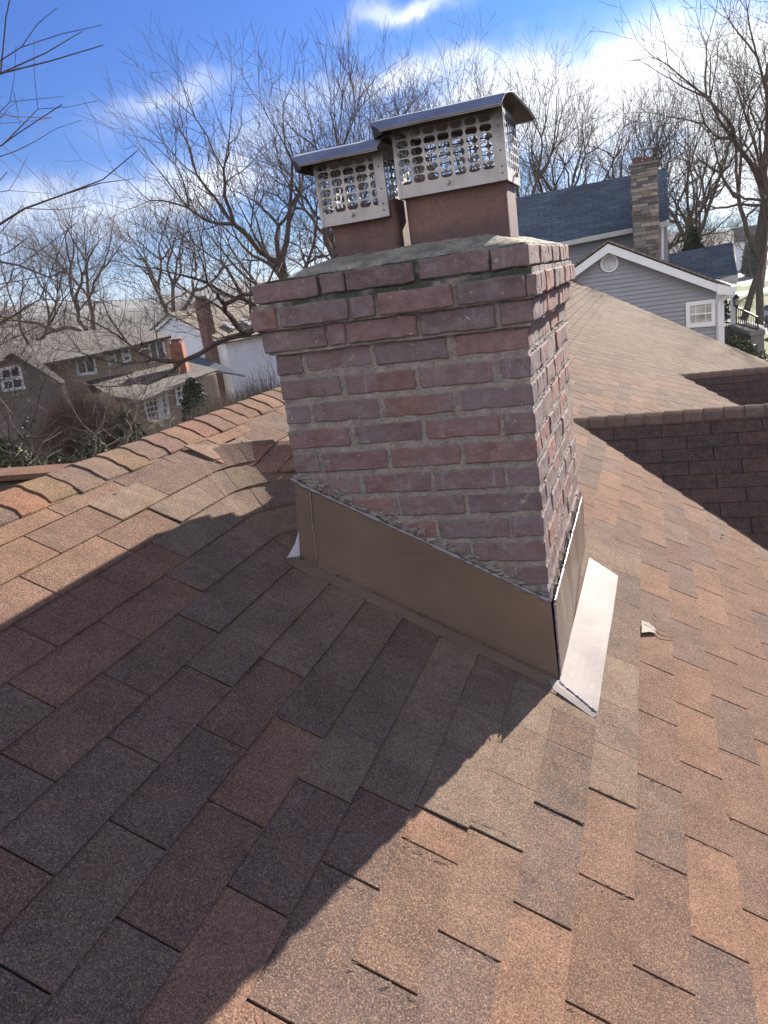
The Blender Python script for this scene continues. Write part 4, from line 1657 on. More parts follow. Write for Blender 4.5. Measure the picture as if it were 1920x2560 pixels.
for (ac, hw, hh_) in ((am - 0.17, 0.13, 0.20), (am + 0.10, 0.13, 0.15)):
    mb = MB()
    p = cf.at(ac - hw, zT + 0.05, -0.25)
    mb.obox(p, cf.ax * 2 * hw, -cf.N * 0.26, (0, 0, hh_))
    mb.build('flue_tile', simple('red_clay', (0.15, 0.075, 0.06), 0.8, 8, 0.2), sc_)
mb = MB()
for s_ in (-1, 1):
    for dd in (0.27, 0.49):
        p = cf.at(am + 0.1 + s_ * 0.12, zT + 0.2, -dd)
        mb.tube([p, p + V((0, 0, 0.24))], [0.012, 0.012], 5)
mb.obox(cf.at(am - 0.1, zT + 0.43, -0.2), cf.ax * 0.42, -cf.N * 0.4, (0, 0, 0.025))
mb.build('flue_cover', M_LID, sc_)

# front gable
apx = gab.p(*C5(683, 622))
el = gab.p(*C5(250, 945))
er = gab.p(*C5(1345, 905))
brr = gab.p(*C5(1345, 1180))
aE, zE = gab.co(er)
aA, zA = gab.co(apx)
zLow = gab.co(el)[1]
aEl = gab.co(el)[0]
gp = [gab.at(aA, zA - 0.1), gab.at(aE, zE + 0.02), gab.at(aE, GZ), gab.at(aEl, GZ), gab.at(aEl, zLow)]
clapboard(gab, gp, 0.115, M_SIDE, gh, 'gable_wall', 0, 0.03, 6.0)
er2 = gab.p(*C5(1432, 884), 0.3)
ap2 = gab.p(*C5(683, 608), 0.3)
el2 = gab.p(*C5(200, 965), 0.3)
mb = MB()
mb.prism([el2, ap2, er2, er2 - V((0, 0, 0.20)), ap2 - V((0, 0, 0.23)), el2 - V((0, 0, 0.20))], -gab.N * 0.06)
mb.build('rake_board', M_WHITE, gh)
bk = -gab.N * 7.0
up = V((0, 0, 0.04))
slab([ap2 + up + gab.N * 0.03, er2 + up + gab.N * 0.03, er2 + up + bk, ap2 + up + bk], V((0, 0, 0.06)), M_TANR, gh, 'wing_roof', (ap2, gab.N, (er2 - ap2).normalized()))['label'] = 'weathered tan roof of the front wing'
slab([ap2 + up + gab.N * 0.03, el2 + up + gab.N * 0.03, el2 + up + bk, ap2 + up + bk], V((0, 0, 0.06)), M_TANR, gh, 'wing_roof', (ap2, gab.N, (el2 - ap2).normalized()))
# corner board and downspout, gutter
zc_ = gab.co(er)[1]
mb = MB()
mb.obox(gab.at(aE - 0.02, GZ, 0.035), gab.ax * 0.20, -gab.N * 0.1, (0, 0, zc_ - GZ + 0.0))
mb.build('corner_board', M_WHITE, gh)
mb = MB()
mb.prism([gab.at(aE - 0.02, zE - 0.03, 0.33), gab.at(aE + 0.36, zE - 0.10, 0.33), gab.at(aE + 0.36, zE + 0.10, 0.33), gab.at(aE - 0.02, zE + 0.24, 0.33)], -gab.N * 0.35)
mb.build('eave_return', M_WHITE, gh)
mb = MB()
g1_ = er2 + V((0, 0, 0.06)) + gab.ax * 0.03
mb.prism([g1_, g1_ + gab.ax * 0.13, g1_ + gab.ax * 0.11 - V((0, 0, 0.12)), g1_ - V((0, 0, 0.12))], bk * 0.98)
mb.build('gutter', M_WHITE, gh)
mb = MB()
e0 = gab.p(*C6(965, 1090), 0.25)
e1 = gab.p(*C6(930, 1180), 0.2)
e2 = gab.p(*C6(800, 1240), 0.1)
e3 = gab.at(gab.co(gab.p(*C6(760, 1290)))[0], gab.co(gab.p(*C6(760, 1290)))[1], 0.1)
mb.tube([e0, e1, e2, e3, V((e3.x, e3.y, GZ))], [0.048] * 5, 8)
mb.build('downspout', M_WHITE, gh)
# round louvred vent
vc = gab.p(*C5(691, 727), 0.03)
mb = MB()
rr_ = 0.235
ring = []
for i in range(32):
    a = 2 * pi * i / 32
    ring.append((cos(a), sin(a)))
for i in range(32):
    a, b = ring[i], ring[(i + 1) % 32]
    P = lambda q, k, o_: vc + gab.ax * q[0] * rr_ * k + V((0, 0, 1)) * q[1] * rr_ * k + gab.N * o_
    mb.quad(P(a, 0.8, 0.03), P(b, 0.8, 0.03), P(b, 1, 0.03), P(a, 1, 0.03))
    mb.quad(P(a, 1, 0.03), P(b, 1, 0.03), P(b, 1, -0.02), P(a, 1, -0.02))
    mb.quad(P(a, 0.8, 0.03), P(b, 0.8, 0.03), P(b, 0.8, -0.02), P(a, 0.8, -0.02))
for i in range(-7, 8):
    z = i * 0.027
    hw = sqrt(max(0, (0.8 * rr_) ** 2 - z * z))
    p = vc + V((0, 0, z))
    mb.prism([p - gab.ax * hw + gab.N * 0.018, p + gab.ax * hw + gab.N * 0.018, p + gab.ax * hw + V((0, 0, 0.022)), p - gab.ax * hw + V((0, 0, 0.022))], gab.N * 0.004)
mb.build('round_vent', M_WHITE, gh)
window(gab, [C6(222, 1275), C6(705, 1215), C6(705, 1655), C6(232, 1690)], 0.03, gh, 0.10, 3, 2, M_GLW, mun=0.016)
# porch with its own roof
por = FP(1800, 650, 28.5)
r_out = [C5(960, 690), C5(1440, 598), C5(1475, 797), C5(1280, 830), C5(1000, 800)]
pts_, P_, n_ = por.tilt(*C5(1400, 808), 0.3, radians(35), r_out)
upx = n_.cross(por.ax).normalized()
slab(pts_, -n_ * 0.1, M_BLUE, gh, 'porch_roof', (P_, por.ax, upx))['label'] = 'small blue-grey porch roof'
slab([pts_[0], pts_[1], pts_[1] - por.N * 3 - por.ax * 1.6 - V((0, 0, 2)), pts_[0] - por.N * 3 - V((0, 0, 2))], (0, 0, -0.08), M_BLUE, gh, 'rear_roof', (P_, por.ax, upx))
h0, h1 = por.p(*C6(720, 862), 0.25), por.p(*C6(1075, 822), 0.25)
board(por, h0, h1, 0.2, 0.05, 0.2, M_GREYW, gh, 'gutter')
h0, h1 = por.p(*C6(720, 890), 0.1), por.p(*C6(1030, 870), 0.1)
board(por, h0, h1, 0.42, 0.0, 2.2, M_WHITE, gh, 'porch_beam')
mb = MB()
k0, k1 = por.p(*C6(945, 940), 0.15), por.p(*C6(1040, 1640), 0.15)
a0, a1 = por.co(por.p(*C6(945, 1000)))[0], por.co(por.p(*C6(1030, 1400)))[0]
mb.obox(por.at(a0, k1.z, 0.15), por.ax * (a1 - a0), -por.N * 0.3, (0, 0, k0.z - k1.z))
mb.obox(por.at(a0 - 0.04, k1.z, 0.19), por.ax * (a1 - a0 + 0.08), -por.N * 0.38, (0, 0, 0.12))
mb.obox(por.at(a0 - 0.04, k0.z - 0.1, 0.19), por.ax * (a1 - a0 + 0.08), -por.N * 0.38, (0, 0, 0.12))
mb.build('porch_column', M_WHITE, gh)
mb = MB()
mb.obox(por.at(a0 - 2.6, GZ, 0.3), por.ax * (a1 - a0 + 2.8), -por.N * 3.0, (0, 0, k1.z - GZ))
mb.build('porch_base', simple('porch_stone', (0.13, 0.12, 0.11), 0.9, 6, 0.3), gh)
mb = MB()
zr = k1.z
for i in range(11):
    p = por.at(a0 - 0.12 - i * 0.16, zr, 0.1)
    mb.tube([p, p + V((0, 0, 1.0))], [0.011, 0.011], 5)
p = por.at(a0, zr + 1.0, 0.1)
mb.tube([p, por.at(a0 - 1.9, zr + 1.0, 0.1)], [0.025, 0.025], 5)
mb.tube([p - V((0, 0, 0.9)), por.at(a0 - 1.9, zr + 0.1, 0.1)], [0.02, 0.02], 5)
mb.build('porch_railing', M_BLACK, gh)
mb = MB()
mb.obox(por.at(a0 - 2.4, k1.z, -1.6), por.ax * 2.2, -por.N * 0.2, (0, 0, 2.3))
mb.build('entry_wall', simple('dark_entry', (0.035, 0.035, 0.04), 0.7), gh)
mb = MB()
# stair railing running down towards the walk
s0_, s1_ = por.p(*C6(1045, 1350), 0.2), por.p(*C6(1395, 1520), 1.4)
b0_, b1_ = por.p(*C6(1045, 1610), 0.2), por.p(*C6(1395, 1720), 1.4)
for i in range(11):
    t = i / 10
    mb.tube([s0_.lerp(s1_, t), b0_.lerp(b1_, t)], [0.012 + 0.012 * (i in (0, 10))] * 2, 5)
mb.tube([s0_, s1_], [0.03, 0.03], 6)
mb.tube([b0_, b1_], [0.02, 0.02], 5)
mb.build('stair_railing', M_BLACK, gh)
mb = MB()
for i in range(8):
    t = (i + 0.5) / 8
    p = b0_.lerp(b1_, t)
    mb.obox(p - por.ax * 0.2 - V((0, 0, 0.18)) + por.N * 0.1, por.ax * 0.45, -por.N * 1.3, (0, 0, 0.16))
    mb.obox(V((p.x, p.y, GZ)) - por.ax * 0.16 + por.N * 0.06, por.ax * 0.38, -por.N * 1.2, (0, 0, p.z - 0.19 - GZ))
mb.build('stone_steps', simple('bluestone', (0.27, 0.25, 0.23), 0.9, 4, 0.3), gh)
rebase(gh)
# lantern on the rail
ln = thing('lantern', 'small black post lantern at the top of the stair railing', 'lantern', tuple(s0_))
mb = MB()
mb.tube([s0_ + V((0, 0, 0.02)), s0_ + V((0, 0, 0.06))], [0.05, 0.09], 8)
for i in range(6):
    a = i * pi / 3
    p = s0_ + V((cos(a) * 0.085, sin(a) * 0.085, 0.06))
    mb.tube([p, p + V((0, 0, 0.22))], [0.008, 0.008], 4)
mb.tube([s0_ + V((0, 0, 0.28)), s0_ + V((0, 0, 0.36)), s0_ + V((0, 0, 0.42))], [0.11, 0.05, 0.008], 8)
mb.build('frame', M_BLACK, ln)
mb = MB()
mb.tube([s0_ + V((0, 0, 0.065)), s0_ + V((0, 0, 0.275))], [0.066, 0.066], 8)
mb.build('glass', glass_mat('lantern_glass', (0.5, 0.48, 0.42)), ln)
rebase(ln)

# ------------------------------------------------------------------ brown house on the left
lh = thing('house', 'tan sided split level house with dark brown low roofs below on the left', 'house', (-28, 34, GZ))
lf = FP(*C3(700, 500), 50, axis=(2300, 520))
M_BRW = simple('brown_siding', (0.22, 0.175, 0.14), 0.85, 1.0, 0.25)


def lroof(name, base, off, pitch, poly, label=None, m_=M_GREYR, th=0.2):
    pts_, P_, n_ = lf.tilt(*C3(*base), off, radians(pitch), [C3(*q) for q in poly])
    u_ = n_.cross(lf.ax).normalized()
    o = slab(pts_, -n_ * th, m_, lh, name, (P_, lf.ax, u_))
    if label:
        o['label'] = label
    return pts_


def lwall(name, poly, off, m_=M_SIDET, depth=5.0, lap=0.16):
    pts_ = [lf.p(*C3(*q), off) for q in poly]
    return clapboard(lf, pts_, lap, m_, lh, name, off, 0.03, depth)


def ground_poly(top, off, m_=M_SIDET, depth=5.0):
    pts_ = [lf.p(*C3(*q), off) for q in top]
    cs = [lf.co(p) for p in pts_]
    pl = [lf.at(a, z, off) for a, z in cs] + [lf.at(cs[-1][0], GZ, off), lf.at(cs[0][0], GZ, off)]
    return clapboard(lf, pl, 0.16, m_, lh, 'wall', off, 0.03, depth)


ground_poly([(180, 575), (600, 485), (875, 418)], 0.0, M_SIDET, 6)
lroof('roof', (700, 452), 0.6, 17, [(120, 470), (300, 405), (470, 385), (700, 372), (888, 412), (600, 484), (380, 528), (180, 565)], 'dark upper hip roof')
ground_poly([(-160, 640), (60, 480), (330, 640)], 1.2, M_BRW, 5)
lroof('roof', (60, 470), 1.6, 50, [(-200, 560), (40, 440), (110, 470), (340, 650), (320, 660), (60, 500), (-200, 680)], None, M_GREYR)
ground_poly([(560, 705), (730, 742), (870, 682), (1000, 640), (1118, 604)], 3.2, M_SIDET, 3)
lroof('roof', (900, 668), 3.8, 14, [(440, 640), (640, 600), (905, 532), (1135, 588), (985, 640), (870, 684), (728, 748), (560, 720)], 'low dark grey-brown roof with tree shadows')
lroof('bay_roof', (800, 705), 4.4, 20, [(735, 700), (860, 672), (872, 690), (738, 748), (700, 742)])
for q, off, g, cc, rr in (([(766, 452), (845, 434), (864, 540), (784, 556)], 0.05, M_GL, 2, 1), ([(545, 492), (592, 484), (606, 560), (562, 570)], 0.05, M_GL, 1, 2),
                          ([(625, 482), (668, 468), (682, 548), (640, 555)], 0.05, M_GL, 1, 2), ([(382, 522), (484, 502), (504, 612), (402, 622)], 0.05, M_GL, 2, 1),
                          ([(-6, 585), (100, 562), (132, 690), (14, 706)], 1.25, M_GL, 2, 2), ([(902, 668), (938, 658), (952, 768), (918, 778)], 3.25, M_GL, 1, 3)):
    window(lf, [C3(*p) for p in q], off, lh, 0.13, cc, rr, g, mun=0.09)
for q in ([(736, 742), (812, 715), (834, 862), (770, 862)], [(822, 712), (862, 700), (884, 838), (842, 852)]):
    o = window(lf, [C3(*p) for p in q], 3.3, lh, 0.14, 3, 5, M_GL, mun=0.05, mid=False)
    o.name = 'french_door'
mb = MB()
a, b = lf.p(*C3(812, 712), 3.34), lf.p(*C3(840, 880), 3.34)
mb.prism([lf.p(*C3(808, 712), 3.38), lf.p(*C3(824, 708), 3.38), lf.p(*C3(848, 880), 3.38), lf.p(*C3(834, 884), 3.38)], -lf.N * 0.1)
mb.build('door_post', M_WHITE, lh)
rebase(lh)
# its brick chimney belongs to the house
cbp = FP(*C3(980, 520), 51, axis=C3(1700, 400))
mb = MB()
t0, t1 = cbp.p(*C3(938, 450)), cbp.p(*C3(968, 445))
bb = cbp.p(*C3(970, 612))
wA = (t1 - t0).length
mb.obox(V((t0.x, t0.y, bb.z - 0.8)), cbp.ax * 1.15, -cbp.N * 0.75, (0, 0, t0.z - bb.z + 0.8))
for k in range(3):
    p = V((t0.x, t0.y, t0.z)) + cbp.ax * (0.05 + 0.4 * k) - cbp.N * 0.1
    mb.obox(p, cbp.ax * 0.22, -cbp.N * 0.5, (0, 0, 0.22))
mb.obox(V((t0.x, t0.y, t0.z + 0.22)) - cbp.ax * 0.03 + cbp.N * 0.02, cbp.ax * 1.2, -cbp.N * 0.8, (0, 0, 0.06))
for v_ in range(len(mb.v)):
    mb.v[v_] = tuple(V(mb.v[v_]) - lh.location)
o = mb.build('chimney', M_REDBR, lh)
pc_attr(o, tuple(t0 - lh.location), tuple((cbp.ax - cbp.N).normalized() * 1.2), (0, 0, 1))
o['label'] = 'bright red brick chimney on the low roof'

# ------------------------------------------------------------------ white house beyond
wh = thing('house', 'white sided gabled house with a tan roof and thin brick chimney beyond the tan house', 'house', (-28, 52, GZ))
C7_ = (300 + 1040 / 3.95, 700 + 610 / 3.95)
wf = FP(*C7_, 60, axis=(-1240, 1026))
C7 = lambda x, y: (300 + x / 3.95, 700 + y / 3.95)
ap = wf.p(*C7(522, 340))
l_ = wf.p(*C7(330, 515))
r_ = wf.p(*C7(1040, 610))
pts_ = [ap, r_, V((r_.x, r_.y, GZ)), V((l_.x, l_.y, GZ)), l_]
clapboard(wf, pts_, 0.22, M_SIDEL, wh, 'wall', 0, 0.03, 12.0)
board(wf, ap + V((0, 0, 0.15)), l_ + V((0, 0, 0.15)), 0.35, 0.3, 0.1, M_WHITE, wh, 'rake_board')
board(wf, ap + V((0, 0, 0.15)), r_ + V((0, 0, 0.15)), 0.35, 0.3, 0.1, M_WHITE, wh, 'rake_board')
rp_ = [C7(522, 330), C7(750, 285), C7(1100, 300), C7(1500, 420), C7(1560, 520), C7(1040, 612)]
side = (r_ - ap).normalized()
n_ = side.cross(wf.N).normalized()
if n_.z < 0:
    n_ = -n_
P0_ = ap + V((0, 0, 0.2))
bkw = -wf.N * 12.4
o = slab([P0_ + wf.N * 0.4, P0_ + side * ((r_ - ap).length + 0.5) + wf.N * 0.4, P0_ + side * ((r_ - ap).length + 0.5) + bkw, P0_ + bkw], -n_ * 0.15, M_TANR, wh, 'roof', (P0_, wf.N, side))
o['label'] = 'sunlit tan roof slope with skylights'
sl_ = (l_ - ap).normalized()
slab([P0_ + wf.N * 0.4, P0_ + sl_ * ((l_ - ap).length + 0.5) + wf.N * 0.4, P0_ + sl_ * ((l_ - ap).length + 0.5) + bkw, P0_ + bkw], V((0, 0, -0.15)), M_TANR, wh, 'roof', (P0_, wf.N, sl_))
for q in ([C7(1005, 440), C7(1045, 430), C7(1150, 485), C7(1115, 500)], [C7(1190, 405), C7(1235, 393), C7(1320, 440), C7(1280, 455)]):
    pp = [hit(u, v, P0_ + n_ * 0.1, n_) for u, v in q]
    slab(pp, n_ * 0.12, M_GLW, wh, 'skylight')
for q in (C7(880, 370), C7(905, 450)):
    p = hit(*q, P0_, n_)
    mb = MB()
    mb.tube([p, p + V((0, 0, 0.6))], [0.07, 0.07], 6)
    mb.build('vent_pipe', M_WHITE, wh)
mb = MB()
aR_, aL_ = wf.co(wf.p(*C7(914, 800), 0.7))[0], wf.co(wf.p(*C7(846, 790), 0.7))[0]
zt = wf.p(*C7(800, 236), 0.7).z
dA = aL_ - aR_
mb.obox(wf.at(aR_, GZ, 0.7), wf.ax * dA, -wf.N * 0.8, (0, 0, zt - GZ))
mb.obox(wf.at(aR_ - 0.05, zt, 0.77), wf.ax * (dA + 0.1), -wf.N * 0.94, (0, 0, 0.2))
for k in range(2):
    mb.obox(wf.at(aR_ + 0.12 + 0.42 * k * dA, zt + 0.2, 0.6), wf.ax * 0.3 * dA, -wf.N * 0.5, (0, 0, 0.35))
o = mb.build('chimney', small_brick('dull_brick', (0.17, 0.085, 0.065), (0.12, 0.065, 0.055), (0.16, 0.13, 0.12)), wh)
pc_attr(o, tuple(wf.at(aR_, zt)), tuple((wf.ax - wf.N).normalized()), (0, 0, 1))
# dark porch roof in front
pts_, P_, n_2 = wf.tilt(*C7(900, 850), 2.5, radians(15), [C7(530, 775), C7(745, 740), C7(880, 790), C7(1230, 940), C7(1000, 900), C7(780, 870)])
slab(pts_, -n_2 * 0.15, M_BLUE, wh, 'porch_roof', (P_, wf.ax, n_2.cross(wf.ax)))
rebase(wh)

# distant small white house across the street
fh = thing('house', 'small far white house with shuttered windows across the street', 'house', tuple(gpt(*C6(1180, 600))))
ff = FP(*C6(1180, 350), 180)
q = [ff.p(*C6(1040, 290)), ff.p(*C6(1260, 290)), ff.p(*C6(1260, 600)), ff.p(*C6(1040, 600))]
a0, a1, z1_ = ff.co(q[0])[0], ff.co(q[1])[0], q[0].z
a1 += 2.5
clapboard(ff, [ff.at(a0, z1_), ff.at(a1, z1_), ff.at(a1, GZ), ff.at(a0, GZ)], 0.3, M_SIDEL, fh, 'wall', 0, 0.03, 8)
slab([ff.at(a0 - 0.4, z1_ - 0.1, 0.5), ff.at(a1 + 0.4, z1_ - 0.1, 0.5), ff.at(a1 + 0.4, z1_ + 2.6, -4), ff.at(a0 - 0.4, z1_ + 2.6, -4)], (0, 0, 0.15), M_GREYR, fh, 'roof', (ff.at(a0, z1_), ff.ax, (0, 0, 1)))
slab([ff.at(a0 - 0.4, z1_ + 2.6, -4), ff.at(a1 + 0.4, z1_ + 2.6, -4), ff.at(a1 + 0.4, z1_ - 0.1, -8.5), ff.at(a0 - 0.4, z1_ - 0.1, -8.5)], (0, 0, 0.15), M_GREYR, fh, 'roof', (ff.at(a0, z1_), ff.ax, (0, 0, 1)))
for k in range(3):
    c_ = C6(1100 + 45 * k, 335)
    window(ff, [c_, (c_[0] + 3.6, c_[1] - 0.5), (c_[0] + 4.4, c_[1] + 9), (c_[0] + 0.8, c_[1] + 9.5)], 0.05, fh, 0.12, 1, 2, M_GL)
rebase(fh)


# ------------------------------------------------------------------ cars at the right edge
def car(loc, rot, paint, label):
    root = thing('parked_car', label, 'car', tuple(loc), 'cars parked on the driveway')
    prof = [(-2.2, 0.35), (-2.25, 0.62), (-2.15, 0.86), (-1.35, 0.98), (-0.62, 1.45), (-0.2, 1.53), (1.2, 1.52), (1.9, 1.35), (2.2, 0.98), (2.28, 0.6), (2.2, 0.33)]
    mb = MB()
    secs_ = []
    for yy, k, zs2 in ((-0.9, 1, 0.0), (-0.86, 1, 1), (-0.7, 1, 1), (0.7, 1, 1), (0.86, 1, 1), (0.9, 1, 0)):
        row = []
        for x, z in prof:
            tb = max(0, (z - 0.95) / 0.58)
            y = yy * (1 - 0.22 * tb)
            edge = abs(yy) > 0.88
            row.append((x * (0.985 if edge else 1), y, z * (0.985 if edge else 1.0) + (0.01 if edge else 0)))
        secs_.append(row)
    n_ = len(prof)
    vs = [p for row in secs_ for p in row]
    fs = [(j * n_ + i, j * n_ + i + 1, (j + 1) * n_ + i + 1, (j + 1) * n_ + i) for j in range(5) for i in range(n_ - 1)]
    fs += [tuple(range(n_)), tuple(range(5 * n_, 6 * n_))]
    mb.add(vs, fs)
    bd = mb.build('body', paint, root)
    for (pz, nm) in (([(-1.27, 1.02), (-0.66, 1.42)], 'windshield'), ([(1.88, 1.33), (2.14, 1.03)], 'rear_window')):
        mb = MB()
        (xa, za), (xb, zb) = pz
        s_ = 0.02
        mb.quad((xa - s_, -0.74, za + s_), (xa - s_, 0.74, za + s_), (xb - s_, 0.60, zb + s_), (xb - s_, -0.60, zb + s_)) if nm == 'windshield' else mb.quad((xa + s_, -0.6, za + s_), (xa + s_, 0.6, za + s_), (xb + s_, 0.74, zb + s_), (xb + s_, -0.74, zb + s_))
        mb.build(nm, M_GL, root)
    for s_ in (-1, 1):
        mb = MB()
        mb.prism([(-1.05, s_ * 0.905, 1.02), (-0.55, s_ * 0.80, 1.42), (1.7, s_ * 0.80, 1.42), (1.95, s_ * 0.905, 1.04)], (0, -s_ * 0.02, 0))
        mb.build('side_window', M_GL, root)
        mb = MB()
        mb.obox((-2.24, s_ * 0.62 - 0.18, 0.68), (0.06, 0, 0), (0, 0.36, 0), (0, 0, 0.16))
        mb.build('headlight', M_GLW, root)
        mb = MB()
        mb.obox((-0.95, s_ * 0.98 - 0.08, 0.98), (0.1, 0, 0), (0, 0.16, 0), (0, 0, 0.12))
        mb.build('mirror', M_BLACK, root)
        for x in (-1.4, 1.4):
            mb = MB()
            mb.tube([(x, s_ * 0.90, 0.33), (x, s_ * 0.70, 0.33)], [0.33, 0.33], 20)
            wl_ = mb.build('wheel', M_BLACK, root)
            mb = MB()
            mb.tube([(x, s_ * 0.905, 0.33), (x, s_ * 0.88, 0.33)], [0.2, 0.2], 12)
            mb.build('rim', M_ST, wl_)
    mb = MB()
    mb.obox((-2.27, -0.5, 0.42), (0.04, 0, 0), (0, 1.0, 0), (0, 0, 0.2))
    mb.build('grille', M_BLACK, root)
    root.rotation_euler = (0, 0, rot)
    return root


d_ = ray(1905, 800)
ang = math.atan2(d_.y, d_.x)
c1_ = gpt(1921, 812)
car(c1_ + V((1.6, 0.4, 0)), ang - 2.35 + pi, simple('silver_paint', (0.42, 0.47, 0.55), 0.25, None, spec=0.6), 'silver-white car on the driveway at the right edge, farther one')
c2_ = gpt(1940, 845)
car(c2_ + V((1.7, 0.0, 0)), ang - 2.35 + pi, simple('grey_paint', (0.22, 0.25, 0.30), 0.25, None, spec=0.6), 'dark silver car nearest on the driveway at the right edge')


# ------------------------------------------------------------------ trees
def limb_mesh(seed, height, spread=1.0, levels=6, gn=0.18, trunk_frac=0.28, lean=(0, 0), twig_n=3, upd=0.06, first_split=2, side=0.75, r0=None, minr=0.006):
    r = random.Random(seed)
    A, B = MB(), MB()
    r0 = r0 or height * 0.017

    def grow(p, d, rad, L, lev):
        nseg = (7, 5, 4, 4, 3, 3, 2, 2)[lev]
        ns = (9, 8, 6, 5, 4, 3, 3, 3)[lev]
        pts, rs = [p.copy()], [rad]
        end = rad * (0.70 if lev < 3 else 0.55)
        spawn = []
        for i in range(nseg):
            g = gn * (0.35 if lev == 0 else 1.0 if lev < 4 else 0.6)
            d = (d + V((r.gauss(0, g), r.gauss(0, g), r.gauss(0, g) + upd * (1 if lev else 0) + (0.10 if d.z < 0.05 else 0)))).normalized()
            p = p + d * (L / nseg)
            q = rad + (end - rad) * (i + 1) / nseg
            pts.append(p.copy())
            rs.append(max(q, minr * 0.7))
            if lev < levels and lev > 0 and (lev > 2 or i >= nseg * 0.4) and i < nseg - 1 and r.random() < side * (0.6 if lev < 4 else 1.1):
                spawn.append((p.copy(), d.copy(), q))
        (A if lev < 2 else B).tube(pts, rs, ns, cap=False)
        if lev >= levels:
            return
        nsp = first_split if lev == 0 else (2 if r.random() < 0.75 else 3)
        base = r.uniform(0, 2 * pi)
        ax = d.orthogonal().normalized()
        for k in range(nsp):
            a = base + 2 * pi * k / nsp + r.uniform(-0.4, 0.4)
            o_ = Matrix.Rotation(a, 3, d) @ ax
            ang_ = radians(r.uniform(16, 36)) * spread
            nd = (d * cos(ang_) + o_ * sin(ang_)).normalized()
            grow(p, nd, rs[-1] * r.uniform(0.80, 0.97), L * r.uniform(0.66, 0.86) * (1.0 if lev else 0.95), lev + 1)
        for (sp, sd, sr) in spawn:
            o_ = Matrix.Rotation(r.uniform(0, 2 * pi), 3, sd) @ sd.orthogonal().normalized()
            ang_ = radians(r.uniform(35, 65)) * min(1.2, spread)
            nd = (sd * cos(ang_) + o_ * sin(ang_)).normalized()
            grow(sp, nd, sr * r.uniform(0.4, 0.62), L * r.uniform(0.45, 0.72), min(lev + 1 + (r.random() < 0.25), levels))
    grow(V((0, 0, -0.3)), V((lean[0], lean[1], 1)).normalized(), r0, height * trunk_frac, 0)
    # root flare
    A.tube([(0, 0, -0.3), (0, 0, 0.25), (0, 0, 0.9)], [r0 * 1.55, r0 * 1.18, r0 * 0.98], 9, cap=False)
    return A, B


PROTO = {}


def tree_proto(key, mats, **kw):
    A, B = limb_mesh(**kw)
    top = max(v[2] for v in B.v)
    root = thing('tree', 'bare tree', 'tree')
    A.build('trunk', mats[0], root, smooth=True)
    B.build('crown', mats[1], root, smooth=False)
    PROTO[key] = [root, top, False]


tree_proto('oak1', (M_BARK, M_TWIG), seed=11, height=20, spread=1.05, levels=7, gn=0.20, trunk_frac=0.30, first_split=3, side=0.66, minr=0.0098, r0=0.38)
tree_proto('oak2', (M_BARK, M_TWIG), seed=29, height=20, spread=1.15, levels=7, gn=0.22, trunk_frac=0.27, first_split=3, side=0.66, minr=0.0098, r0=0.38)
tree_proto('tall', (M_BARK, M_TWIG), seed=35, height=22, spread=0.85, levels=7, gn=0.17, trunk_frac=0.42, first_split=2, side=0.66, minr=0.0098, r0=0.40)
tree_proto('fan', (M_BARK, M_TWIG), seed=47, height=18, spread=0.9, levels=7, gn=0.13, trunk_frac=0.17, first_split=3, upd=0.07, side=0.5, minr=0.0075, r0=0.2)
tree_proto('lean', (M_BARK, M_TWIG), seed=59, height=20, spread=0.95, levels=7, gn=0.18, trunk_frac=0.30, lean=(-0.18, 0.0), first_split=3, side=0.6, minr=0.0098, r0=0.27)


def copy_tree(root):
    c = root.copy()
    col.objects.link(c)
    for ch in list(root.children):
        d = ch.copy()
        col.objects.link(d)
        d.parent = c
    return c


def place_tree(key, u, v_top, dist, rz, label, wide=1.0, group=None):
    root, top, used = PROTO[key]
    o = copy_tree(root) if used else root
    PROTO[key][2] = True
    d = ray(u, 700)
    d.z = 0
    d.normalize()
    P = CP + d * dist
    # height so that the top reaches the wanted pixel
    ztop = hit(u, v_top, P, V((d.x, d.y, 0))).z
    h = ztop - GZ
    k = h / top
    o.location = (P.x, P.y, GZ)
    o.scale = (k * wide, k * wide, k)
    o.rotation_euler = (0, 0, rz)
    tag(o, label, 'tree', group)
    return o


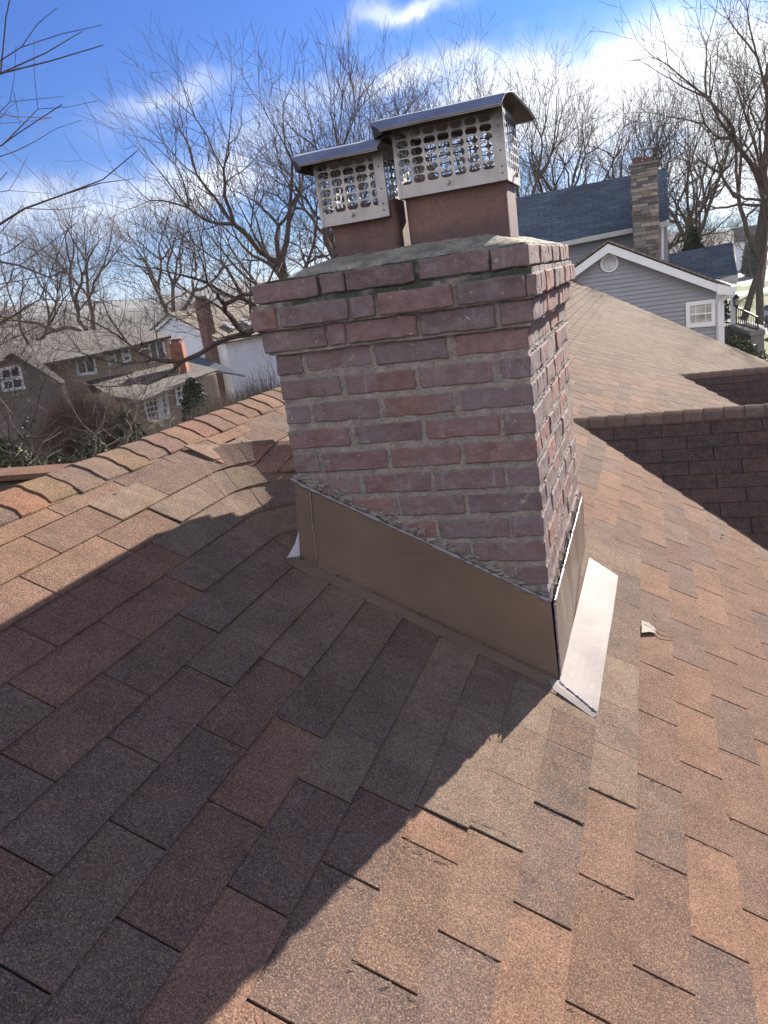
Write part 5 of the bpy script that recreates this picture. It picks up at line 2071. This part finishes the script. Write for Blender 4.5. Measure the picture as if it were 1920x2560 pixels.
G_ = 'bare trees around the houses'
TREES = [
    ('oak1', 800, 20, 31, 1.9, 'large bare tree with a forked trunk right behind the left flue', 0.95),
    ('fan', 735, 110, 29, 3.4, 'bare tree of long upswept reddish limbs left of the caps', 0.95),
    ('tall', 985, 60, 42, 1.0, 'bare tree whose crown shows above the smaller flue cap', 0.9),
    ('oak2', 1200, 30, 40, 4.0, 'bare tree whose crown rises right above the larger flue cap', 0.8),
    ('oak2', 1540, 150, 46, 0.9, 'rounded bare tree directly behind the blue-grey roof ridge', 0.8),
    ('oak1', 1690, 150, 50, 2.0, 'bare tree just right of the stone chimney', 0.75),
    ('tall', 1785, 100, 58, 0.3, 'tall straight bare tree between the evergreen and the big street trees', 0.7),
    ('tall', 1838, -160, 46, 3.3, 'very tall dark trunked street tree right of the porch roof', 0.8),
    ('oak1', 1985, -260, 40, 5.2, 'big bare tree at the right edge with branches entering from the top corner', 0.9),
    ('oak2', 1898, 20, 62, 1.4, 'bare street tree whose trunk stands on the lawn by the street', 0.7),
    ('oak2', 415, 440, 90, 2.4, 'bare spreading tree beside the white house gable', 1.0),
    ('oak1', 215, 400, 70, 0.6, 'many limbed bare tree behind the brown upper roof', 0.9),
    ('lean', 60, 480, 80, 3.0, 'bare tree at the far left behind the brown house', 0.9),
    ('tall', 610, 560, 110, 2.9, 'slender distant bare tree left of the brick chimney top', 0.9),
    ('oak1', 1340, 110, 46, 4.9, 'bare tree with twigs just right of the larger cap lid', 0.75),
    ('lean', 1440, 210, 62, 5.6, 'bare tree behind the left half of the blue-grey roof ridge', 0.8),
    ('tall', 1640, 190, 66, 3.9, 'upright bare tree close behind the stone chimney', 0.8),
    ('oak2', 1760, 210, 78, 0.2, 'bare tree further back between the evergreen and the street', 0.8),
    ('oak1', 900, 130, 52, 1.9, 'bare tree seen between the two flue caps and their lids', 0.8),
    ('oak2', 1905, 400, 115, 2.2, 'distant bare tree far down the street', 0.8),
]
for key, u, vt, dist, rz, lab, wide in TREES:
    place_tree(key, u, vt, dist, rz, lab, wide, G_)


# near trees at the left edge, with finer twigs
def near_tree(label, seed, base, height, rz, mats, k=1.0, **kw):
    A, B = limb_mesh(seed=seed, height=height, **kw)
    root = thing('tree', label, 'tree', base, G_)
    A.build('trunk', mats[0], root, smooth=True)
    B.build('crown', mats[1], root)
    root.rotation_euler = (0, 0, rz)
    return root


def gdir(u, dist):
    d = ray(u, 800)
    d.z = 0
    d.normalize()
    P = CP + d * dist
    return (P.x, P.y, GZ)




def near_scaled(label, u, v_top, dist, rz, wide, **kw):
    A, B = limb_mesh(**kw)
    top = max(v[2] for v in B.v)
    x, y, z = gdir(u, dist)
    d = ray(u, 700)
    d.z = 0
    zt = hit(u, v_top, (x, y, 0), d.normalized()).z
    k = (zt - GZ) / top
    root = thing('tree', label, 'tree', (x, y, z), G_)
    A.build('trunk', M_BARK, root, smooth=True)
    B.build('crown', kw.get('_m', M_TWIG) if False else (M_TWIGW if 'pale' in label else M_TWIG), root)
    root.rotation_euler = (0, 0, rz)
    root.scale = (k * wide, k * wide, k)
    return root


near_scaled('near bare tree whose budded branches reach in from the upper left edge', -560, -420, 13, 3.6, 1.0, seed=71, height=12, spread=1.2, levels=6, gn=0.20, trunk_frac=0.30, first_split=4, upd=0.02, minr=0.0045, side=0.85, r0=0.16)
near_scaled('bare tree with dark arching limbs rising at the left edge', -430, 260, 20, 3.4, 0.85, seed=131, height=12, spread=1.2, levels=6, gn=0.17, trunk_frac=0.24, first_split=4, upd=0.05, minr=0.006, side=0.95, r0=0.095)
near_scaled('low bare tree with pale drooping twigs at the lower left edge', 40, 800, 17, 4.0, 1.3, seed=97, height=8, spread=1.4, levels=6, gn=0.20, trunk_frac=0.22, first_split=4, upd=0.0, minr=0.0035, side=0.95, r0=0.032)
near_scaled('small crooked bare tree close beside the brick chimney edge', 712, 780, 26, 1.0, 0.6, seed=101, height=8, spread=1.0, levels=5, gn=0.22, trunk_frac=0.3, first_split=2, upd=0.03, minr=0.006, side=0.5, r0=0.08)


# ------------------------------------------------------------------ shrubs and evergreens
def leaf_mat(name, c0, c1):
    m_, t = mat(name)
    oi = t.n('ShaderNodeAttribute', attribute_name='tint').outputs['Color']
    oc = t.n('ShaderNodeTexCoord').outputs['Object']
    c = t.mix(t.ramp(t.noise(oc, 1.1, 4)[0], [(0.35, 0.0), (0.65, 1.0)]), c0, c1)
    c = t.mix(1.0, c, oi, 'MULTIPLY')
    return finish(m_, t, c, 0.6, spec=0.35)


M_EVG = leaf_mat('evergreen_needles', (0.030, 0.042, 0.020), (0.060, 0.070, 0.032))
M_EVD = leaf_mat('dark_yew', (0.018, 0.028, 0.016), (0.032, 0.044, 0.022))
M_RHO = leaf_mat('rhododendron_leaf', (0.075, 0.085, 0.040), (0.13, 0.13, 0.065))
M_DRY = leaf_mat('dry_twiggy', (0.16, 0.125, 0.088), (0.22, 0.175, 0.12))


def foliage(label, cat, name, base, prof, nleaf, size, m_, seed, group=None, jit=0.12, elong=2.0):
    """prof(t,a)->radius at height fraction t; leaves fill the shell and the inside"""
    r = random.Random(seed)
    root = thing(name, label, cat, base, group)
    H_ = prof[0]
    mb = MB()
    for i in range(nleaf):
        t = r.random() ** 0.9
        a = r.uniform(0, 2 * pi)
        R = prof[1](t) * (1 + 0.22 * noise.noise(V((cos(a) * 2.2, sin(a) * 2.2, t * 4 + seed))) + jit * r.gauss(0, 0.6))
        rr = R * (r.random() ** 0.28)
        p = V((rr * cos(a), rr * sin(a), t * H_ + r.gauss(0, size)))
        d = V((r.gauss(0, 1), r.gauss(0, 1), r.gauss(0.2, 0.8))).normalized()
        e_ = d.cross(V((r.gauss(0, 1), r.gauss(0, 1), r.gauss(0, 1)))).normalized()
        s_ = size * r.uniform(0.6, 1.4)
        k = r.uniform(0.6, 1.4)
        mb.add([p - e_ * s_ * 0.5, p + d * s_ * elong * 0.5 , p + e_ * s_ * 0.5, p - d * s_ * elong * 0.5], [(0, 1, 2, 3)], 0, (k, k, k * r.uniform(0.85, 1.1)))
    mb.build('foliage', m_, root)
    mb = MB()
    mb.tube([(0, 0, 0), (0, 0, H_ * 0.6)], [0.09, 0.04], 6)
    for i in range(10):
        a = r.uniform(0, 2 * pi)
        t = r.uniform(0.05, 0.5)
        q = prof[1](min(1, t + 0.2)) * 0.7
        mb.tube([(0, 0, t * H_), (q * cos(a), q * sin(a), (t + 0.2) * H_)], [0.03, 0.01], 4)
    mb.build('stem', M_BARK, root)
    return root


def twigbush(label, name, base, H_, R, n_, m_, seed, spread=1.0, group=None, sub=3):
    """many stems rising from the ground and fanning into a dome"""
    r = random.Random(seed)
    root = thing(name, label, 'shrub', base, group)
    mb = MB()
    for i in range(n_):
        a = r.uniform(0, 2 * pi)
        q = sqrt(r.random()) * R
        tp = V((q * cos(a), q * sin(a), H_ * sqrt(max(0.05, 1 - 0.75 * (q / R) ** 2)) * r.uniform(0.85, 1.03)))
        b0 = V((q * 0.3 * cos(a), q * 0.3 * sin(a), 0))
        m1 = b0.lerp(tp, 0.45) + V((r.gauss(0, 0.1), r.gauss(0, 0.1), 0)) - V((q * 0.15 * cos(a), q * 0.15 * sin(a), 0))
        m2 = b0.lerp(tp, 0.75) + V((r.gauss(0, 0.08), r.gauss(0, 0.08), 0))
        mb.tube([b0, m1, m2, tp], [0.016, 0.012, 0.008, 0.004], 3, cap=False)
        for k in range(sub):
            s_ = m1.lerp(tp, r.uniform(0, 0.8))
            e_ = s_ + V((r.gauss(0, 0.22), r.gauss(0, 0.22), r.uniform(0.1, 0.6))) * spread
            mb.tube([s_, e_], [0.007, 0.0035], 3, cap=False)
    mb.build('branches', m_, root)
    return root


def gbase(u, dist, zc=-4.2):
    x, y, z = gdir(u, dist)
    for _ in range(8):
        q = RW @ (V((x, y, zc)) - CP)
        du = u - (960 + F * q.x / q.z)
        a = du / F
        dx, dy = x - CP.x, y - CP.y
        x, y = CP.x + dx * cos(-a) - dy * sin(-a), CP.y + dx * sin(-a) + dy * cos(-a)
    return (x, y, GZ)


cone = lambda Rm: (lambda t: Rm * (1 - t) ** 0.75 * min(1, 0.35 + t * 5))
dome = lambda Rm: (lambda t: Rm * sqrt(max(0.0, 1 - (t * 1.0) ** 2)) * min(1, 0.6 + 3 * t))
S_ = 'shrubs in front of the tan house'
twigbush('large pruned dome of reddish bare twigs in front of the tan house', 'shrub', gbase(213, 38), 4.5, 2.4, 1500, M_REDTW, 5, 0.6, S_, 3)
foliage('broad conical evergreen left of the french doors', 'shrub', 'evergreen_shrub', gbase(322, 37), (3.2, cone(1.5)), 9000, 0.075, M_EVG, 8, S_)
foliage('dark evergreen in the lower left thicket under the reddish dome', 'shrub', 'evergreen_shrub', gbase(235, 31), (3.3, cone(1.7)), 8000, 0.075, M_EVG, 9, S_)
foliage('dark clipped yew against the red brick chimney', 'shrub', 'yew_shrub', gbase(*[C3(1020, 700)[0]], 43), (3.6, dome(0.95)), 7000, 0.07, M_EVD, 10, S_)
foliage('glossy broadleaf shrub at the bottom left behind the ridge', 'shrub', 'rhododendron', gbase(60, 19), (4.9, dome(1.7)), 9000, 0.07, M_RHO, 11, S_, elong=3.0)
foliage('glossy broadleaf shrub further right behind the ridge caps', 'shrub', 'rhododendron', gbase(185, 21), (4.0, dome(1.2)), 5000, 0.07, M_RHO, 12, S_, elong=3.0)
foliage('dark low evergreen hedge beside the french doors', 'shrub', 'hedge', gbase(480, 40), (1.2, dome(2.2)), 6000, 0.07, M_EVD, 13, S_)
foliage('dark evergreen at the left edge behind the tan house', 'tree', 'evergreen_tree', gbase(10, 46), (8.2, cone(3.0)), 16000, 0.13, M_EVG, 14)
for i, (u, dist, hh_, R, lab) in enumerate(((560, 34, 3.8, 2.2, 'tan bare thicket shrub right of the clipped yew'), (640, 31, 4.2, 1.9, 'tan bare thicket shrub next to the brick chimney edge'),
                                            (500, 33, 2.7, 1.2, 'tan bare thicket shrub in front of the french doors'), (690, 27, 4.9, 1.5, 'tan bare thicket shrub half hidden by the brick chimney'),
                                            (110, 25, 3.9, 2.0, 'tan bare thicket shrub low at the left'), (250, 26, 3.2, 1.6, 'tan bare thicket shrub above the ridge caps'))):
    twigbush(lab, 'shrub', gbase(u, dist), hh_, R, 520, M_TWIGW, 40 + i, 1.2, 'bare thicket shrubs', 4)
# right side
foliage('tall loose evergreen between the stone chimney and the street trees', 'tree', 'evergreen_tree', gbase(1738, 40), (7.4, cone(2.5)), 15000, 0.12, M_EVG, 15)
foliage('clipped dark evergreen beside the far white house', 'tree', 'evergreen_tree', gbase(*[C6(1320, 400)[0]], 150), (6.2, dome(1.9)), 7000, 0.2, M_EVD, 16)
BANK = 2.3


def bbase(u, dist):
    p = gbase(u, dist, -3)
    return (p[0], p[1], GZ + BANK - 0.05)


foliage('flowering grey-green shrub below the porch column', 'shrub', 'broadleaf_shrub', bbase(C6(1020, 1900)[0], 26), (1.75, dome(1.0)), 5000, 0.05, M_RHO, 17, elong=2.5)
foliage('small dark conical shrub by the stair railing', 'shrub', 'conical_shrub', bbase(C6(1325, 1800)[0], 29), (1.6, cone(0.6)), 4500, 0.04, M_EVD, 18)
foliage('reddish low shrub in the bed at the right', 'shrub', 'low_shrub', bbase(C6(1380, 2000)[0], 27), (0.8, dome(1.1)), 3000, 0.05, leaf_mat('red_leaf', (0.07, 0.045, 0.035), (0.11, 0.07, 0.05)), 19)
foliage('low dark green shrub against the grey gable wall corner', 'shrub', 'low_shrub', bbase(C6(870, 1900)[0], 25), (1.3, dome(0.8)), 3000, 0.05, M_EVD, 20)

mb = MB()
NA, ND = 40, 30
vs = []
sm = lambda t: max(0, min(1, t)) ** 2 * (3 - 2 * max(0, min(1, t)))
for j in range(ND + 1):
    dist = 13 + 43 * j / ND
    for i in range(NA + 1):
        u = 1150 + 900 * i / NA
        p = gdir(u, dist)
        h = BANK * sm((dist - 13) / 5) * sm((54 - dist) / 20) * sm((1900 - u) / 60) * sm((u - 1150) / 150)
        vs.append((p[0], p[1], GZ + h + (0.05 * noise.noise(V((p[0], p[1], 0)) * 0.7) if h > 0.1 else 0) + 0.002 * (h > 0) - 0.02 * (h <= 0)))
mb.add(vs, [(j * (NA + 1) + i, j * (NA + 1) + i + 1, (j + 1) * (NA + 1) + i + 1, (j + 1) * (NA + 1) + i) for j in range(ND) for i in range(NA)])
tag(mb.build('ground_bank', M_LAWN, smooth=True), kind='structure')

# ------------------------------------------------------------------ the far woods, one mass
A, B = limb_mesh(seed=205, height=15, spread=1.0, levels=5, gn=0.18, trunk_frac=0.3, first_split=3, minr=0.012, r0=0.2, side=0.5)
A2, B2 = limb_mesh(seed=206, height=15, spread=0.85, levels=5, gn=0.15, trunk_frac=0.36, first_split=3, minr=0.012, r0=0.2, side=0.5)
import numpy as np
src = []
for a_, b_ in ((A, B), (A2, B2)):
    vv_ = np.array(a_.v + b_.v)
    ff_ = a_.f + [tuple(i + len(a_.v) for i in f) for f in b_.f]
    ff_ = [f for f in ff_ if len(f) == 4]
    src.append((vv_, np.array(ff_)))
r = random.Random(77)
VV, FF, off = [], [], 0
for i in range(150):
    u = r.uniform(-250, 2250)
    dist = r.uniform(180, 420) if u < 1300 else r.uniform(130, 330)
    d = ray(u, 700)
    d.z = 0
    d.normalize()
    P = CP + d * dist
    vv_, ff_ = src[i % 2]
    a = r.uniform(0, 2 * pi)
    k = r.uniform(0.6, 1.0)
    R_ = np.array(((cos(a), -sin(a), 0), (sin(a), cos(a), 0), (0, 0, 1))) * k
    VV.append(vv_ @ R_.T + np.array((P.x, P.y, GZ)))
    FF.append(ff_ + off)
    off += len(vv_)
VV = np.concatenate(VV)
FF = np.concatenate(FF)
me = bpy.data.meshes.new('distant_woods')
me.vertices.add(len(VV))
me.vertices.foreach_set('co', VV.astype(np.float32).ravel())
me.loops.add(len(FF) * 4)
me.loops.foreach_set('vertex_index', FF.ravel().astype(np.int32))
me.polygons.add(len(FF))
me.polygons.foreach_set('loop_start', np.arange(0, len(FF) * 4, 4, dtype=np.int32))
me.update(calc_edges=True)
me.materials.append(M_TWIG)
o = bpy.data.objects.new('distant_woods', me)
col.objects.link(o)
tag(o, 'grey-brown mass of bare far-off trees along the horizon', 'woods', None, 'stuff')

# ------------------------------------------------------------------ debris on the near roof
def leaf(label, u, v, size, rz, c, seed):
    p = rq(u, v, 0.017)
    r = random.Random(seed)
    mb = MB()
    n = 10
    rim = []
    for i in range(n):
        a = 2 * pi * i / n
        rad = size * (1.0 if i % 2 == 0 else 0.55) * r.uniform(0.8, 1.1)
        rim.append(V((rad * cos(a), rad * 0.6 * sin(a), size * (0.35 + 0.3 * sin(2 * a + seed)))))
    mb.add([V((0, 0, size * 0.1))] + rim, [(0, 1 + i, 1 + (i + 1) % n) for i in range(n)])
    o = mb.build('fallen_leaf', simple('dead_leaf', c, 0.8), None, False, tuple(p))
    o.rotation_euler = (0, PIT, rz)
    return tag(o, label, 'leaf')


leaf('curled reddish brown leaf on the shingles right of the chimney', 1806, 1340, 0.014, 0.6, (0.20, 0.07, 0.04), 1)
leaf('tiny tan leaf beside the chimney right of the flashing top', 1465, 1174, 0.009, 0.2, (0.35, 0.20, 0.10), 2)
leaf('small pale scrap caught on the shingles near the ridge caps', 294, 1229, 0.008, 1.0, (0.26, 0.16, 0.12), 3)


def twig(label, uv_, rad, seed, m_=M_BARK):
    pts_ = [rq(u, v, 0.016 + rad) for u, v in uv_]
    mb = MB()
    base = pts_[0]
    mb.tube([p - base for p in pts_], [rad * (1 - 0.5 * i / len(pts_)) for i in range(len(pts_))], 6)
    return tag(mb.build('fallen_twig', m_, None, False, tuple(base)), label, 'twig')


twig('short dark twig lying on the shingles right of the metal apron', [(1632, 1534), (1638, 1540), (1645, 1545)], 0.0016, 1)
twig('forked dark twig stuck in a shingle slot right of the apron', [(1610, 1560), (1635, 1575), (1652, 1588), (1668, 1592), (1684, 1594)], 0.0020, 2)
mb = MB()
base = rq(1610, 1565, 0.016)
q = [rq(1604, 1552, 0.017), rq(1622, 1556, 0.02), rq(1638, 1572, 0.018), rq(1642, 1583, 0.016), rq(1622, 1580, 0.018), rq(1604, 1582, 0.016)]
mb.prism([p - base for p in q], NR * 0.001)
tag(mb.build('torn_granule_scrap', simple('paper_scrap', (0.30, 0.25, 0.21), 0.9, 60, 0.3), None, False, tuple(base)), 'torn papery grey scrap sticking out under a shingle right of the apron', 'scrap')
# pale dust and seed debris caught along slots
r = random.Random(55)
mb = MB()
for i in range(900):
    k = r.randint(-9, 5)
    s = S0 + EXPO * (k + r.random())
    basey = (-0.843 if k % 2 == 0 else -0.700)
    y = basey + 0.288 * r.randint(-3, 3) + r.gauss(0, 0.003)
    if -0.72 < BP.x + SD.x * s < 0.05 and y > -0.02 or y < -1.6 or y > 2.6:
        continue
    p = rp(s, y, 0.0125)
    a = r.gauss(0, 0.6)
    d = (SD * cos(a) + V((0, 1, 0)) * sin(a)) * r.uniform(0.003, 0.011)
    mb.tube([p - d, p + V((0, 0, r.uniform(0, 0.003))), p + d], [0.0004, 0.0006, 0.0003], 3, cap=False)
tag(mb.build('needle_litter', M_TWIGW), 'fine dry needles and fluff caught in the shingle slots', 'litter', None, 'stuff')

# ------------------------------------------------------------------ thin winter haze
m_, t = mat('haze_air')
vol = t.n('ShaderNodeVolumePrincipled', {'Color': (0.80, 0.87, 0.95), 'Density': 0.00016, 'Anisotropy': 0.3})
t.t.links.new(vol.outputs[0], t.n('ShaderNodeOutputMaterial').inputs[1])
mb = MB()
mb.box(-2600, 2600, -2600, 2600, GZ - 1.2, 130)
mb.f = [tuple(reversed(f)) for f in mb.f]
tag(mb.build('haze', m_), 'thin pale winter haze filling the air', None, None, 'stuff')
